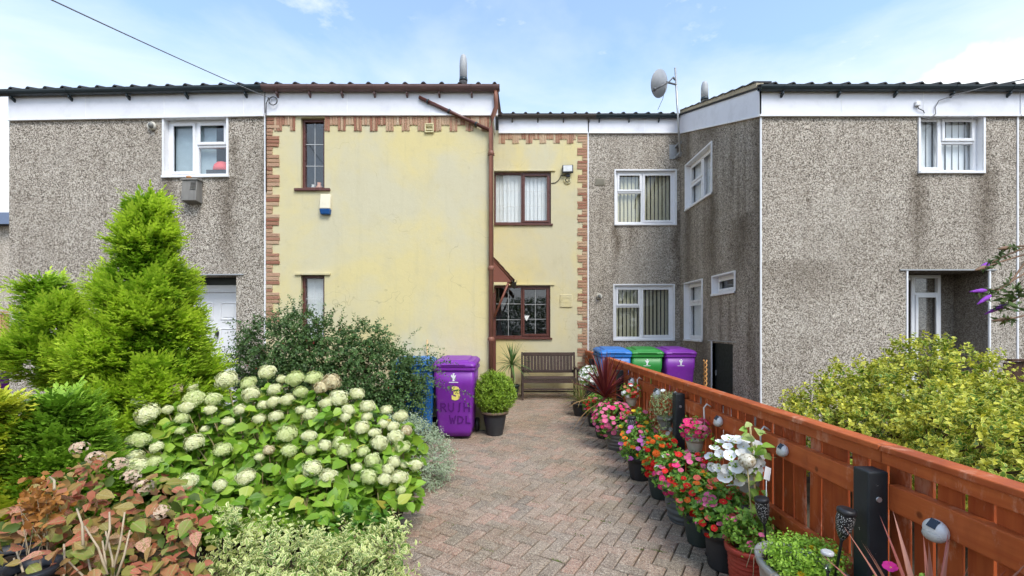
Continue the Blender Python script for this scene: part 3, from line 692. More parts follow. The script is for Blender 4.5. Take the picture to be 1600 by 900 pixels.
quoin(wBr, BACK, XB2 - .02, -1, pz(590, D2), ZB0 - .03, .060, .107, .214, pvB)
bead(hB, BACK, XB2 - .004, .2, ZB0)
# downpipe, waste pipe
m = MB(); X = px(767.5, D1); y = D1 - .06
xg = px(775, D1)
m.tube([(xg, D1 - .085, roofz(D1) - .07), (xg, D1 - .085, roofz(D1) - .22), (xg + .005, D1 - .06, roofz(D1) - .34), (X + .02, y, pz(198, D1) + .12), (X, y, pz(205, D1)), (X, y, .12)], .034, 12)
dp = m.build('downpipe', PIPE, hB, off=pvB)
for yy in (242, 420, 530): MB().lathe([(.034, -.035), (.041, -.03), (.041, .03), (.034, .035)], 14, (X, y, pz(yy, D1))).box(X - .05, X + .05, y + .02, D1, pz(yy, D1) - .012, pz(yy, D1) + .012).build('collar', PIPE, dp, off=pvB)
m = MB(); p0, p1 = P(655, 152, D1 - .055), P(766, 204, D1 - .05); m.tube([p0, p1], .026, 10)
wp = m.build('waste_pipe', BROWNP, hB, off=pvB)
for f in (.12, .42, .8): c = p0.lerp(p1, f); MB().tube([c + Vector((-.012, 0, .006)), c + Vector((.012, 0, -.006))], .033, 10).box(c.x - .01, c.x + .01, c.y, D1 - .002, c.z - .03, c.z + .01).build('clip', BLACKG, wp, off=pvB)
# porch canopy on the inner side
m = MB(); d0, d1 = 7.9, 9.1; xa = -.28; xb = px(801, 7.9); zt, zb = pz(402, d0), pz(436, d0)
can = MB().hexa([(xa, d0, zt - .05), (xb, d0, zb - .03), (xb, d1, zb - .03), (xa, d1, zt - .05), (xa, d0, zt), (xb, d0, zb), (xb, d1, zb), (xa, d1, zt)]).build('porch_canopy', plain('porch_tile', (.20, .075, .05), .7, .3, .2, 10), hB, off=pvB)
m = MB(); m.add([(xa, d0 + .01, zt - .052), (xa, d0 + .01, zb - .05), (xb - .03, d0 + .01, zb - .05), (xb - .03, d0 + .01, zb - .032), (xa, d0 + .03, zt - .052), (xa, d0 + .03, zb - .05), (xb - .03, d0 + .03, zb - .05), (xb - .03, d0 + .03, zb - .032)], [(0, 1, 2, 3), (7, 6, 5, 4), (1, 5, 6, 2), (2, 6, 7, 3)]); m.build('gable_board', plain('porch_red', (.19, .065, .045), .55), can, off=pvB)
for i in range(4):
    f0, f1 = i / 4, (i + 1) / 4
    for j in range(4):
        ya, yb = d0 - .02 + j * .3, d0 - .02 + j * .3 + .293; q0 = Vector((xa, 0, zt)).lerp(Vector((xb + .015, 0, zb - .01)), f0); q1 = Vector((xa, 0, zt)).lerp(Vector((xb + .015, 0, zb - .01)), f1 + .06)
        MB().hexa([(q0.x, ya, q0.z + .002), (q1.x, ya, q1.z + .012), (q1.x, yb, q1.z + .012), (q0.x, yb, q0.z + .002), (q0.x, ya, q0.z + .012), (q1.x, ya, q1.z + .026), (q1.x, yb, q1.z + .026), (q0.x, yb, q0.z + .012)]).build('roof_tile', TILEB, can, off=pvB)
MB().tube([(xa + .02, d0 + .04, pz(495, d0)), (xb - .07, d0 + .04, zb - .05)], .022, 6).build('brace', plain('porch_red', (0, 0, 0)), can, off=pvB)
m = MB(); rr = .045; m.rings([[(xb + .03 - rr * math.cos(a), yv, zb - .02 - rr * math.sin(a)) for a in np.linspace(0, math.pi, 8)] + [(xb + .03 - (rr - .006) * math.cos(a), yv, zb - .02 - (rr - .006) * math.sin(a)) for a in np.linspace(math.pi, 0, 8)] for yv in (d0 - .03, d1)], sm=False); m.build('porch_gutter', BLACKG, can, off=pvB)
# bargeboard and door on the inner side
dv_ = (Vector((XBs, D2, 0)) - Vector((XB1, D1, 0))); Ls = dv_.length; dv_.normalize(); INN = Fr((XB1, D1, 0), dv_, Vector((dv_.y, -dv_.x, 0)))
def innp(u, z, n): return INN(u, z, n)
q8 = []
for zo in (0, 1):
    for (u, n) in ((0.0, .03), (Ls - .02, .03), (Ls - .02, .002), (0.0, .002)): q8.append(innp(u, (roofz(D1 + u) - .01) if zo else (ZF0 + .01 + .333 * u), n))
MB().hexa(q8).build('bargeboard', FASCIA, hB, off=pvB)
u0, u1 = 1.25, 2.15; sdr = MB().bf(INN, u0, u1, .08, 2.12, .003, .03).build('side_door', BROWNP, hB, off=pvB, bevel=.004, seg=1)
for (f0, f1, g0, g1) in ((.15, .45, .55, .92), (.55, .85, .55, .92), (.15, .45, .08, .45), (.55, .85, .08, .45)): MB().bf(INN, u0 + (u1 - u0) * f0, u0 + (u1 - u0) * f1, .08 + 2.04 * g0, .08 + 2.04 * g1, .03, .042).build('door_panel', BROWNP, sdr, off=pvB, bevel=.006, seg=1)
for (a_, b_, z0, z1) in ((u0 - .07, u0 - .002, .08, 2.19), (u1 + .002, u1 + .07, .08, 2.19), (u0 - .002, u1 + .002, 2.122, 2.19)): MB().bf(INN, a_, b_, z0, z1, .003, .05).build('door_frame', BROWNP, hB, off=pvB)
# vents on the yellow wall
m = MB(); c = FRONT(px(671, D1), pz(201, D1)); vfr = Fr((c.x, D1, c.z), (1, 0, 0), (0, -1, 0)); e = .068
for (a, b_, z0, z1) in ((-e, e, -e, -e + .02), (-e, e, e - .02, e), (-e, -e + .02, -e + .02, e - .02), (e - .02, e, -e + .02, e - .02), (-.045, .045, -.035, -.02), (-.045, .045, .02, .035)): m.bf(vfr, a, b_, z0, z1, 0, .03)
m.bf(vfr, -e + .02, e - .02, -e + .02, e - .02, 0, .008); m.build('wall_vent', plain('vent_cream', (.62, .55, .32), .6), hB, off=pvB, bevel=.004, seg=1)
PLQ = YELLOW
m = MB(); m.bf(BACK, px(875, D2), px(894, D2), pz(480, D2), pz(460, D2), 0, .02); pl = m.build('name_plaque', YELLOW, hB, off=pvB, bevel=.006, seg=1)
m = MB(); 
for r0 in range(2):
    for i in range(6):
        uu = px(877.5 + i * 2.6, D2); zz = pz(466 + r0 * 7, D2); m.bf(BACK, uu, uu + .018, zz, zz + .03, .02, .026)
m.build('worn_lettering', YELLOW, pl, off=pvB)
# flue
def flue(hs, x, yt, yb, d, w_):
    X = px(x, d); r = w_ / 2 * d / F; zt, zb = pz(yt, d), roofz(d); m = MB()
    m.lathe([(r, zb - .1), (r, zb + .2), (r * 1.08, zb + .2), (r * 1.08, zt - .16), (r * .98, zt - .08), (r * .7, zt - .02), (r * .25, zt)], 16, (X, d, 0)); f = m.build('flue', FLUE, hs, off=hs['pv'])
    MB().lathe([(r * 1.15, pz(yb - 10, d) - .03), (r * 1.2, pz(yb - 10, d)), (r * 1.12, pz(yb - 10, d) + .03)], 16, (X, d, 0)).build('flue_band', BLACKG, f, off=hs['pv'])
flue(hB, 724, 85, 135, 7.6, 11)
# things fixed to the yellow house
o = empty('alarm_box', (px(510, D1), D1, pz(336, D1)), 'cream burglar alarm box with blue base on the yellow wall', 'alarm box')
m = MB(); h_ = .30; w_ = .088
m.hexa([(-w_ * .9, -.075, .078), (w_ * .9, -.075, .078), (w_ * .9, 0, .078), (-w_ * .9, 0, .078), (-w_ * .82, -.05, h_), (w_ * .82, -.05, h_), (w_ * .9, 0, h_), (-w_ * .9, 0, h_)]); m.build('cover', plain('alarm_cream', (.74, .68, .52), .4), o, bevel=.014, seg=3)
MB().hexa([(-w_ * .75, -.06, 0), (w_ * .75, -.06, 0), (w_ * .8, 0, 0), (-w_ * .8, 0, 0), (-w_ * .9, -.077, .077), (w_ * .9, -.077, .077), (w_ * .9, 0, .077), (-w_ * .9, 0, .077)]).build('lens', plain('alarm_blue', (.015, .085, .27), .3), o, bevel=.01, seg=2)
o = empty('floodlight', (px(887, D2), D2, pz(268, D2)), 'small black framed floodlight right of the upper brown window', 'floodlight')
m = MB(); m.box(-.12, .12, -.10, -.05, -.085, .105); fh = m.build('housing', BLACK, o, bevel=.012); fh.rotation_euler = (R(-14), 0, R(-6))
m = MB(); m.box(-.095, .095, -.106, -.1005, -.06, .085); g_ = m.build('lens', plain('floodlight_lens', (.52, .53, .53), .3), o); g_.rotation_euler = (R(-14), 0, R(-6))
MB().box(-.04, .04, -.06, 0, -.13, -.07).build('bracket', BLACK, o)
m = MB(); m.tube([(-.05, -.02, -.1), (-.14, -.012, -.08), (-.2, -.012, -.19), (-.27, -.01, -.25), (-.36, -.01, -.26)], .008, 6); m.build('cable', CABLE, o)
o = empty('round_vent', (px(886.5, D2), D2, pz(282, D2)), 'round cream vent grille just below the floodlight', 'vent')
m = MB(); rs = [[(r * math.cos(a), yy, r * math.sin(a)) for a in np.linspace(0, 2 * math.pi, 21)[:-1]] for r, yy in ((.055, -.02), (.085, -.02), (.09, 0))]; m.rings(rs, False, False); m.build('rim', plain('vent_cream', (0, 0, 0)), o)
for k in range(5): q = MB(); a = 2 * math.pi * k / 5; q.tube([(0, -.025, 0), (.06 * math.cos(a), -.025, .06 * math.sin(a))], .011, 6); q.build('spoke', plain('vent_cream', (0, 0, 0)), o)
MB().box(-.05, .05, -.012, -.002, -.05, .05).build('duct', BLACK, o)
# ornaments in the slim window
def ornament(x, mat, label, r, h, kind): 
    o = MB().lathe([(r * .7, 0), (r, h * .2), (r * .95, h * .5), (r * .5, h * .8), (r * .6, h)], 12).build(kind, mat); o.location = (px(x, D1), D1 + .20, w1[2] + .012); tag(o, label, 'ornament'); return o
ornament(480, plain('orn_white', (.7, .7, .66), .5), 'small white ornament on the sill of the slim upstairs window', .035, .11, 'ornament')
ornament(490, plain('orn_orange', (.72, .34, .22), .5), 'small orange ornament on the sill of the slim upstairs window', .05, .14, 'ornament')
ornament(500, plain('orn_teal', (.25, .5, .55), .5), 'small pale blue ornament on the sill of the slim upstairs window', .04, .12, 'ornament')

# --- pebbledash house with recess
XC0, XC1, XC2 = XB2, px(1188, D1), px(1590, D1)
hC = house('pebbledash_house', (XC1, D1, 0), 'grey pebbledash house with angled recess and white windows behind the fence')
pvC = hC['pv']
SIDE = Fr((XC1, D2, 0), (0, -1, 0), (-1, 0, 0))       # u runs from the recess corner towards the camera
def su(x): return D2 - F * XC1 / (x - CX)
c1 = (px(962, D2), px(1055, D2), pz(350, D2), pz(267, D2)); c2 = (px(960, D2), px(1052, D2), pz(530, D2), pz(446, D2))
s1 = (su(1072), su(1112), 4.08, 5.0); s2 = (su(1070.5), su(1097), 1.33, 2.5); s3 = (su(1114), su(1148), 2.19, 2.50); s4 = (su(1113), su(1145), .19, 1.30)
c3 = (px(1437, D1), px(1535, D1), pz(268, D1), pz(178, D1)); c4 = (px(1418, D1), px(1545, D1), -.3, pz(423, D1))
PEB_R = pebble('pebbledash_recess', [(c1[0] - XC1, .14, c1[2], 1.3, .9), (c1[1] - XC1 + .05, .2, c1[2] + .3, 2.8, .95), (c1[0] - XC1 + .35, .1, c1[2], 1.0, .5), (c2[1] - XC1, .25, c2[2], 1.2, .7), (c1[1] - XC1, .2, ZB0, 1.0, .5), (c2[0] - XC1, .2, c2[2], 1.0, .6)], .26)
def sy(x): return -(su(x)) + D2 - D1
PEB_S = pebble('pebbledash_side', [(sy(1112), .32, 4.08, 2.3, 1), (sy(1075), .32, 5.9, 6, .9), (sy(1160), .6, 3.4, 1.3, .95), (sy(1185), .26, 4.8, 4.8, .8), (sy(1110), .65, 5.8, 1.3, .8), (sy(1097), .5, 1.36, 1.4, .8)], .75, axis=1, tone=.9)
PEB_F = pebble('pebbledash_front', [(c3[0] - XC1 - .02, .22, c3[2], 2.0, .85), (c3[1] - XC1 + .05, .25, c3[2] + .05, 2.2, .9), (.6, 1.3, 2.6, .9, .5), (2.6, 1.2, 2.6, .8, .5), (c3[1] - XC1 + .1, .12, 4.4, 1, .5), (px(1262, D1) - XC1, .05, pz(310, D1), .12, 1)], .22)
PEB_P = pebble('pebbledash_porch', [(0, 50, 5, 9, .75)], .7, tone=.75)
wall(hC, BACK, XC0 + .012, XC1, -.3, ZB0 + .05, [c1 + (.07, 1), c2 + (.07, 1)], PEB_R, name='recessed_wall')
wall(hC, SIDE, 0, D2 - D1, -.3, 5.08, [s1 + (.13, 1), s2 + (.13, 1), s3 + (.13, 1), s4 + (.1,)], PEB_S, name='side_wall')
m = MB(); m.add([(XC1, D2, 5.08), (XC1, D1, 5.08), (XC1, D1, ZE), (XC1, D2, roofz(D2) - .03)], [(0, 1, 2, 3)]); m.build('gable_wall', PEB_S, hC, off=pvC)
wall(hC, FRONT, XC1, XC2, -.3, ZF0 + .05, [c3 + (.12, 1), c4 + (.02,)], PEB_F, name='front_wall')
# porch recess
PB = .54; m = MB(); a, b_, c, d = c4
m.quad(FRONT(a, c, -PB), FRONT(b_, c, -PB), FRONT(b_, d, -PB), FRONT(a, d, -PB)); m.quad(FRONT(b_, c, -.02), FRONT(b_, d, -.02), FRONT(b_, d, -PB), FRONT(b_, c, -PB)); m.quad(FRONT(a, c, -.02), FRONT(a, c, -PB), FRONT(a, d, -PB), FRONT(a, d, -.02)); m.quad(FRONT(a, d, -.02), FRONT(b_, d, -.02), FRONT(b_, d, -PB), FRONT(a, d, -PB))
m.build('porch_wall', PEB_P, hC, off=pvC)
MB().bf(FRONT, a - .12, b_ + .1, d + .003, d + .02, -.02, .02).build('lintel_drip', STEEL, hC, off=pvC)
bead(hC, FRONT, b_ + .01, 0, d); bead(hC, FRONT, XC2 - .005, 0, ZF0); bead(hC, FRONT, XC1 + .006, 0, ZF0, .02); bead(hC, FRONT, a - .01, 0, d)
dxa, dxb = a + .003, px(1464, D1 + PB)
pd_ = window(hC, FRONT, dxa, dxb, .12, d - .01, [(0, .55, 0, 1, 's'), (.55, 1, 0, .16, 's'), (.55, 1, .16, .885, 's'), (.55, 1, .885, 1, 'f')], WHITE, rec=PB - .07, fw=.05, room=False)
pd_.name = 'porch_door'
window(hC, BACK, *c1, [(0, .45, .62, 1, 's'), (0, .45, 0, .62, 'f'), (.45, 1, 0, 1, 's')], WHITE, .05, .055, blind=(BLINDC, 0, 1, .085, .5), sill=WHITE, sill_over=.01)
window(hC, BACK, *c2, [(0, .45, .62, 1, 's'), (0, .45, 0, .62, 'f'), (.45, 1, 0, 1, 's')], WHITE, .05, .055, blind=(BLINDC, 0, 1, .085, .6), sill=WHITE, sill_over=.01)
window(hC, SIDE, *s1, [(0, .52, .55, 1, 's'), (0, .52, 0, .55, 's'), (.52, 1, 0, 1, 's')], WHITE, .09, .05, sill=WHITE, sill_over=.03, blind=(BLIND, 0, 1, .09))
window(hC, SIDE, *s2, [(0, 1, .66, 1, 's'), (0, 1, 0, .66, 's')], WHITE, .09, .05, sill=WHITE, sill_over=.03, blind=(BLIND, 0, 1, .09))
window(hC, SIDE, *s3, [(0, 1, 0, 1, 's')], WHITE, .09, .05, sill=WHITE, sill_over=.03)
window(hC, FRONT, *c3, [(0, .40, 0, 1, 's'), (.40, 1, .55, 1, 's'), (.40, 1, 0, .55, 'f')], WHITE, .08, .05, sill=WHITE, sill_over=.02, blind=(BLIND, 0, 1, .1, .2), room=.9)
surround(hC, FRONT, c3, False)
for s_ in (s1, s2, s3):
    surround(hC, SIDE, s_)
for s_ in (c1, c2):
    surround(hC, BACK, s_)
a, b_, c, d = s4; sd = MB().bf(SIDE, a, b_, c, d, -.09, -.05).build('store_door', plain('door_black_green', (.012, .018, .016), .5, .4), hC, off=pvC); sd['label'] = 'low dark green store door'
MB().bf(SIDE, a - .03, a, c, d + .03, -.08, .015).build('store_frame', WHITE, hC, off=pvC); MB().bf(SIDE, a - .15, b_ + .12, d + .031, d + .045, -.05, .02).build('lintel_drip', STEEL, hC, off=pvC)
MB().bf(SIDE, a + .05, a + .07, .7, .8, -.05, -.03).build('door_handle', STEEL, sd, off=pvC)
fascia(hC, BACK, XC0 + .012, XC1 - .02, ZB0, ZB1 + .05); fascia(hC, FRONT, XC1 - .03, XC2 + .0, ZF0, ZF1 + .03)
m = MB(); n = .03; zA0, zA1 = ZF0 - .002, roofz(D1 - .1) - .0; zB0_, zB1_ = ZB0 + .0, roofz(D2)
m.hexa([(XC1 - n, D1 - .03, zA0), (XC1 - .001, D1 - .03, zA0), (XC1 - .001, D2, zB0_), (XC1 - n, D2, zB0_), (XC1 - n, D1 - .03, zA1), (XC1 - .001, D1 - .03, zA1), (XC1 - .001, D2, zB1_), (XC1 - n, D2, zB1_)]); m.build('bargeboard', FASCIA, hC, off=pvC)
m = MB(); m.hexa([(XC1 - n - .01, D1 - .03, zA0 - .032), (XC1 - .001, D1 - .03, zA0 - .032), (XC1 - .001, D2, zB0_ - .03), (XC1 - n - .01, D2, zB0_ - .03), (XC1 - n - .01, D1 - .03, zA0 - .002), (XC1 - .001, D1 - .03, zA0 - .002), (XC1 - .001, D2, zB0_ - .002), (XC1 - n - .01, D2, zB0_ - .002)]); m.build('drip_strip', WHITE, hC, off=pvC)
m = MB(); m.hexa([(XC1 - .06, D1 - .0, zA1 + .02), (XC1 + .05, D1 - .0, zA1 + .02), (XC1 + .05, D2 - .15, zB1_ - .04), (XC1 - .06, D2 - .15, zB1_ - .04), (XC1 - .06, D1 - .0, zA1 + .085), (XC1 + .05, D1 - .0, zA1 + .085), (XC1 + .05, D2 - .15, zB1_ + .04), (XC1 - .06, D2 - .15, zB1_ + .04)])
vg = m.build('verge', VERGE, hC, off=pvC)
for i in range(9):
    dd = D1 + .05 + i * .33; z_ = roofz(dd) + .065; MB().hexa([(XC1 - .075, dd, z_), (XC1 + .2, dd, z_), (XC1 + .2, dd + .3, z_ + .09), (XC1 - .075, dd + .3, z_ + .09), (XC1 - .075, dd, z_ + .025), (XC1 + .2, dd, z_ + .025), (XC1 + .2, dd + .3, z_ + .1), (XC1 - .075, dd + .3, z_ + .1)]).build('verge_tile', TILE, vg, off=pvC)
roof(hC, XC1 - .05, XC2 + 1.6, D1 - .1, D2 - .1, TILE, TM_D); roof(hC, XC0, XC2 + 1.6, D2 - .1, 14, TILE, TM_D)
gutter(hC, XC1 - .06, XC2 + 1.6, D1 - .085, roofz(D1 - .1) - .015, BLACKG, .84, .35); gutter(hC, px(930, D2), XC1 - .05, D2 - .085, roofz(D2 - .1) - .015, BLACKG, .65, .08)
flue(hC, 1101, 127, 165, 9.2, 10)
m = MB(); vf = Fr((px(938, D2), D2, pz(284.5, D2)), (1, 0, 0), (0, -1, 0)); a, b_ = .105, .075
m.bf(vf, -a, a, -b_, b_, -.01, .012)
for i in range(5): zz = -b_ + .02 + i * .026; m.bf(vf, -a + .012, a - .012, zz, zz + .012, .012, .022)
m.build('wall_vent', plain('vent_stone', (.32, .29, .23), .8), hC, off=pvC)
o = bulkhead(936, 463, D2, 'round cream wall lamp beside the lower white window in the recess', -.02)
o = empty('junction_box', (px(1429, D1), D1 - .034, pz(165, D1)), 'small white junction box on the fascia above the right-hand window', 'junction box')
MB().box(-.035, .035, -.035, .0, -.03, .04).build('casing', WHITE, o, bevel=.01); MB().tube([(0, -.02, -.03), (.01, -.02, -.07), (.08, -.02, -.1), (.1, -.02, -.14)], .006, 6).build('cable', CABLE, o)
# satellite dish on its pole
dd = D2 - .25; top = P(1055, 106, dd); bot = P(1063, 244, dd)
o = empty('satellite_dish', bot, 'grey satellite dish on a tall pole above the recessed roof', 'satellite dish')
MB().tube([Vector((0, 0, 0)), top - bot], .022, 10).build('pole', STEEL, o)
MB().box(-.03, .03, .0, .235, .28, .32).box(-.03, .03, .0, .235, .05, .09).box(-.15, .02, .236, .249, 0.03, .34).build('wall_bracket', STEEL, o)
dc = P(1037, 130, dd - .15) - bot
m = MB(); rs = []
for r, z in ((.02, .0), (.1, .008), (.17, .025), (.225, .048), (.23, .05)): rs.append([(r * math.cos(a), .93 * r * math.sin(a), -z * 1.6) for a in np.linspace(0, 2 * math.pi, 29)[:-1]])
m.rings(rs[::-1], False, True); m.rings([[(x * 1.002, y_ * 1.002, z - .006) for x, y_, z in rr] for rr in rs], True, False)
ds = m.build('reflector', plain('dish_grey', (.33, .34, .36), .45, .5, .1, 6), o); nrm = Vector((-.62, .72, .30)).normalized(); ds.rotation_euler = (-nrm).to_track_quat('Z', 'Y').to_euler(); ds.location = dc; ds.scale = (1.28,) * 3
mid = top.lerp(bot, .19) - bot
ax = MB(); ax.tube([mid, dc + Vector((.05, -.04, .0))], .02, 8); ax.tube([dc + Vector((.12, -.22, .0)), dc + Vector((.03, -.25, -.10)), dc + Vector((-.12, -.27, -.20)), dc + Vector((-.24, -.24, -.25))], .014, 8); ax.tube([dc + Vector((.2, -.1, .02)), dc + Vector((.12, -.22, .0))], .018, 8); ax.build('arm', plain('arm_grey', (.12, .12, .125), .5), o)
MB().ell(dc + Vector((-.26, -.22, -.25)), .035, .055, .035).build('receiver', plain('arm_grey', (0, 0, 0)), o)
MB().tube([dc + Vector((.0, -.08, -.14)), dc + Vector((.0, .05, -.3)), dc + Vector((-.06, .2, -.47))], .005, 5).build('cable', CABLE, o)
# --- sliver of the next house on the right, and the house far left
hD = house('pebbledash_house', (XC2, D1, 0), 'narrow strip of pebbledash house at the far right edge past the white bead')
wall(hD, FRONT, XC2 + .006, XC2 + 1.6, -.3, ZF0 + .05, [], PEB_F); fascia(hD, FRONT, XC2 + .012, XC2 + 1.6, ZF0, ZF1 + .03)
hL = house('distant_house', (-20, 15, 0), 'distant pale house with dark tiled roof at the far left edge'); hL['group'] = 'houses further off'
m = MB(); m.box(-24, px(14, 15), 15, 21, -.2, pz(352, 15)); m.build('wall', pebble('pebbledash_far', (), .2, tone=1.3), hL, off=hL['pv'])
m = MB(); z0 = pz(353, 15); m.add([(-24.3, 14.7, z0), (px(14, 15) + .3, 14.7, z0), (px(14, 15) + .3, 18, z0 + 1.2), (-24.3, 18, z0 + 1.2), (-24.3, 21.3, z0), (px(14, 15) + .3, 21.3, z0)], [(0, 1, 2, 3), (3, 2, 5, 4), (1, 5, 2), (0, 3, 4), (0, 4, 5, 1)]); m.build('roof', plain('slate_blue', (.08, .10, .15), .6, .4, .3, 14), hL, off=hL['pv'])

# ------------------------------------------------------------------ overhead cables
m = MB(); a, b_ = P(90, 0, 3.2), P(425, 155, D1 - .06); pts = []
a2 = a + (a - b_) * .35
for i in range(21): f = i / 20; p = a2.lerp(b_, f); p.z -= .10 * 4 * f * (1 - f) * .25; pts.append(p)
m.tube(pts, .0055, 5); tag(m.build('overhead_cable', plain('cable_grey', (.16, .16, .165), .6), None), 'thin overhead cable slanting down to the join of grey and yellow houses', 'cable')
m = MB(); c = P(427, 158, D1 - .06); pts = [c + Vector((.062 * math.cos(q), -.01 * q / 6, .062 * math.sin(q))) for q in np.linspace(.5, 6.6, 18)]; m.tube(pts, .007, 6)
m.tube([P(420, 152, D1 - .07), P(416, 162, D1 - .07), P(415.5, 180, D1 - .045), P(416, 300, D1 - .02)], .007, 6); tag(m.build('cable_coil', CABLE, None), 'black cable coiled under the gutter where the two houses meet', 'cable')
m = MB(); m.tube([P(1640, 112, 6.0), P(1600, 124, 6.3), P(1540, 136, 6.6), P(1490, 149, 6.72), P(1467, 157, 6.74), P(1461, 168, 6.75), P(1462, 178, 6.75), P(1450, 186, 6.74), P(1437, 182, 6.74)], .0065, 6); tag(m.build('telephone_cable', plain('cable_grey', (0, 0, 0)), None), 'grey cable looping from the right edge down to the window head', 'cable')
# ------------------------------------------------------------------ plant machinery
def nrm(a): return a / np.maximum(np.linalg.norm(a, axis=-1, keepdims=True), 1e-9)
def rv(n, s=1.0): return rng.normal(0, s, (n, 3))
# leaf templates: x along the leaf, y across, z up; rim 0 on the midrib, 1 on the margin
T_LEAF2 = (np.array([[0, 0, 0], [.45, .5, .12], [1, 0, -.06], [.45, -.5, .12]]), [[0, 2, 1], [0, 3, 2]], np.array([.3, 1, .8, 1]))
T_LEAF8 = (np.array([[0, 0, 0], [.3, 0, -.03], [.66, 0, -.03], [1, 0, -.14], [.2, .4, .09], [.58, .42, .07], [.2, -.4, .09], [.58, -.42, .07]]),
           [[0, 1, 4], [1, 5, 4], [1, 2, 5], [2, 3, 5], [0, 6, 1], [1, 6, 7], [1, 7, 2], [2, 7, 3]], np.array([.2, 0, 0, .9, 1, 1, 1, 1]))
T_BLADE = (np.array([[0, .12, 0], [0, -.12, 0], [.55, -.5, .05], [.55, .5, .05], [1, 0, -.05]]), [[0, 1, 2], [0, 2, 3], [3, 2, 4]], np.array([0, 0, .5, .5, 1]))
def broad(n=7, serr=0.0):      # a broad toothed leaf with a folded midrib
    xs = np.linspace(0, 1, n); V = [(x, 0, -.14 * x * x) for x in xs]; rim = [0] * n; Fc = []
    for sgn in (1, -1):
        b = len(V)
        for i, x in enumerate(xs[1:-1]):
            wv = .47 * math.sin(math.pi * min(1, x ** .72)) * (1 + serr * (1 if i % 2 else -1)); V.append((x, sgn * wv, .14 * wv * 2 - .17 * x * x)); rim.append(1)
        for i in range(n - 1):
            L0, L1 = b + i - 1, b + i
            if i == 0: f = [[0, 1, L1]]
            elif i == n - 2: f = [[i, i + 1, L0]]
            else: f = [[i, i + 1, L1], [i, L1, L0]]
            Fc += f if sgn > 0 else [q[::-1] for q in f]
    rim[-1] = rim[-1]; return (np.array(V), Fc, np.array(rim, float))
T_BROAD = broad(6, .05)
def frames(D, N):
    X = nrm(D); Z = nrm(N - (N * X).sum(-1, keepdims=True) * X); Y = np.cross(Z, X); return X, Y, Z
class Leaves:
    def __init__(s): s.V, s.F, s.r, s.t, s.e, s.n = [], [], [], [], [], 0
    def put(s, T, Pn, D, N, S, W, tip=None, rnd=None):
        V, Fc, e = T; n = len(Pn); k = len(V); X, Y, Z = frames(D, N)
        S = np.broadcast_to(np.asarray(S, float), (n,))[:, None, None]; W = np.broadcast_to(np.asarray(W, float), (n,))[:, None, None]
        Q = Pn[:, None, :] + S * (V[None, :, 0:1] * X[:, None, :] + W * V[None, :, 1:2] * Y[:, None, :] + V[None, :, 2:3] * Z[:, None, :])
        s.V.append(Q.reshape(-1, 3)); F0 = np.array(Fc)[None] + (np.arange(n) * k)[:, None, None] + s.n; s.F.append(F0.reshape(-1, 3)); s.n += n * k
        rnd = rng.random(n) if rnd is None else rnd
        s.r.append(np.repeat(rnd, k)); s.t.append(np.repeat(np.zeros(n) if tip is None else np.broadcast_to(tip, (n,)), k)); s.e.append(np.tile(e, n))
    def build(s, name, mat, parent=None, kind='stuff', off=None):
        V = np.concatenate(s.V); 
        if off is not None: V = V - np.array(off)
        Fq = np.concatenate(s.F); me = bpy.data.meshes.new(name); nf = len(Fq)
        me.vertices.add(len(V)); me.vertices.foreach_set('co', V.astype(np.float32).ravel()); me.loops.add(nf * 3); me.loops.foreach_set('vertex_index', Fq.astype(np.int32).ravel())
        me.polygons.add(nf); me.polygons.foreach_set('loop_start', np.arange(0, nf * 3, 3, dtype=np.int32)); 
        for a, d in (('rnd', s.r), ('tip', s.t), ('rim', s.e)): me.attributes.new(a, 'FLOAT', 'POINT').data.foreach_set('value', np.concatenate(d).astype(np.float32))
        me.materials.append(mat); me.update(calc_edges=True); me.validate()
        o = link(name, me, parent)
        if kind: o['kind'] = kind
        return o
def lump_points(lumps, n, rmin=.55, up=.35, keep=.78):
    L = np.array([list(c) + list(r) for c, r in lumps], float); C, Rd = L[:, :3], L[:, 3:]
    a = (Rd ** 2).prod(1) ** .33; out_p, out_n = [], []
    tot = 0
    while tot < n:
        m = n * 2; i = rng.choice(len(L), m, p=a / a.sum()); v = nrm(rv(m)); rr = rng.uniform(rmin ** 2, 1, m) ** .5
        p = C[i] + v * Rd[i] * rr[:, None]; nn = nrm(v / Rd[i])
        q = (((p[:, None, :] - C[None]) / Rd[None]) ** 2).sum(-1) ** .5; q[np.arange(m), i] = 9
        ok = (q.min(1) > keep) if len(L) > 1 else np.ones(m, bool)
        p, nn = p[ok], nn[ok]; nn = nrm(nn + np.array([0, 0, up])); out_p.append(p); out_n.append(nn); tot += len(p)
    return np.concatenate(out_p)[:n], np.concatenate(out_n)[:n]
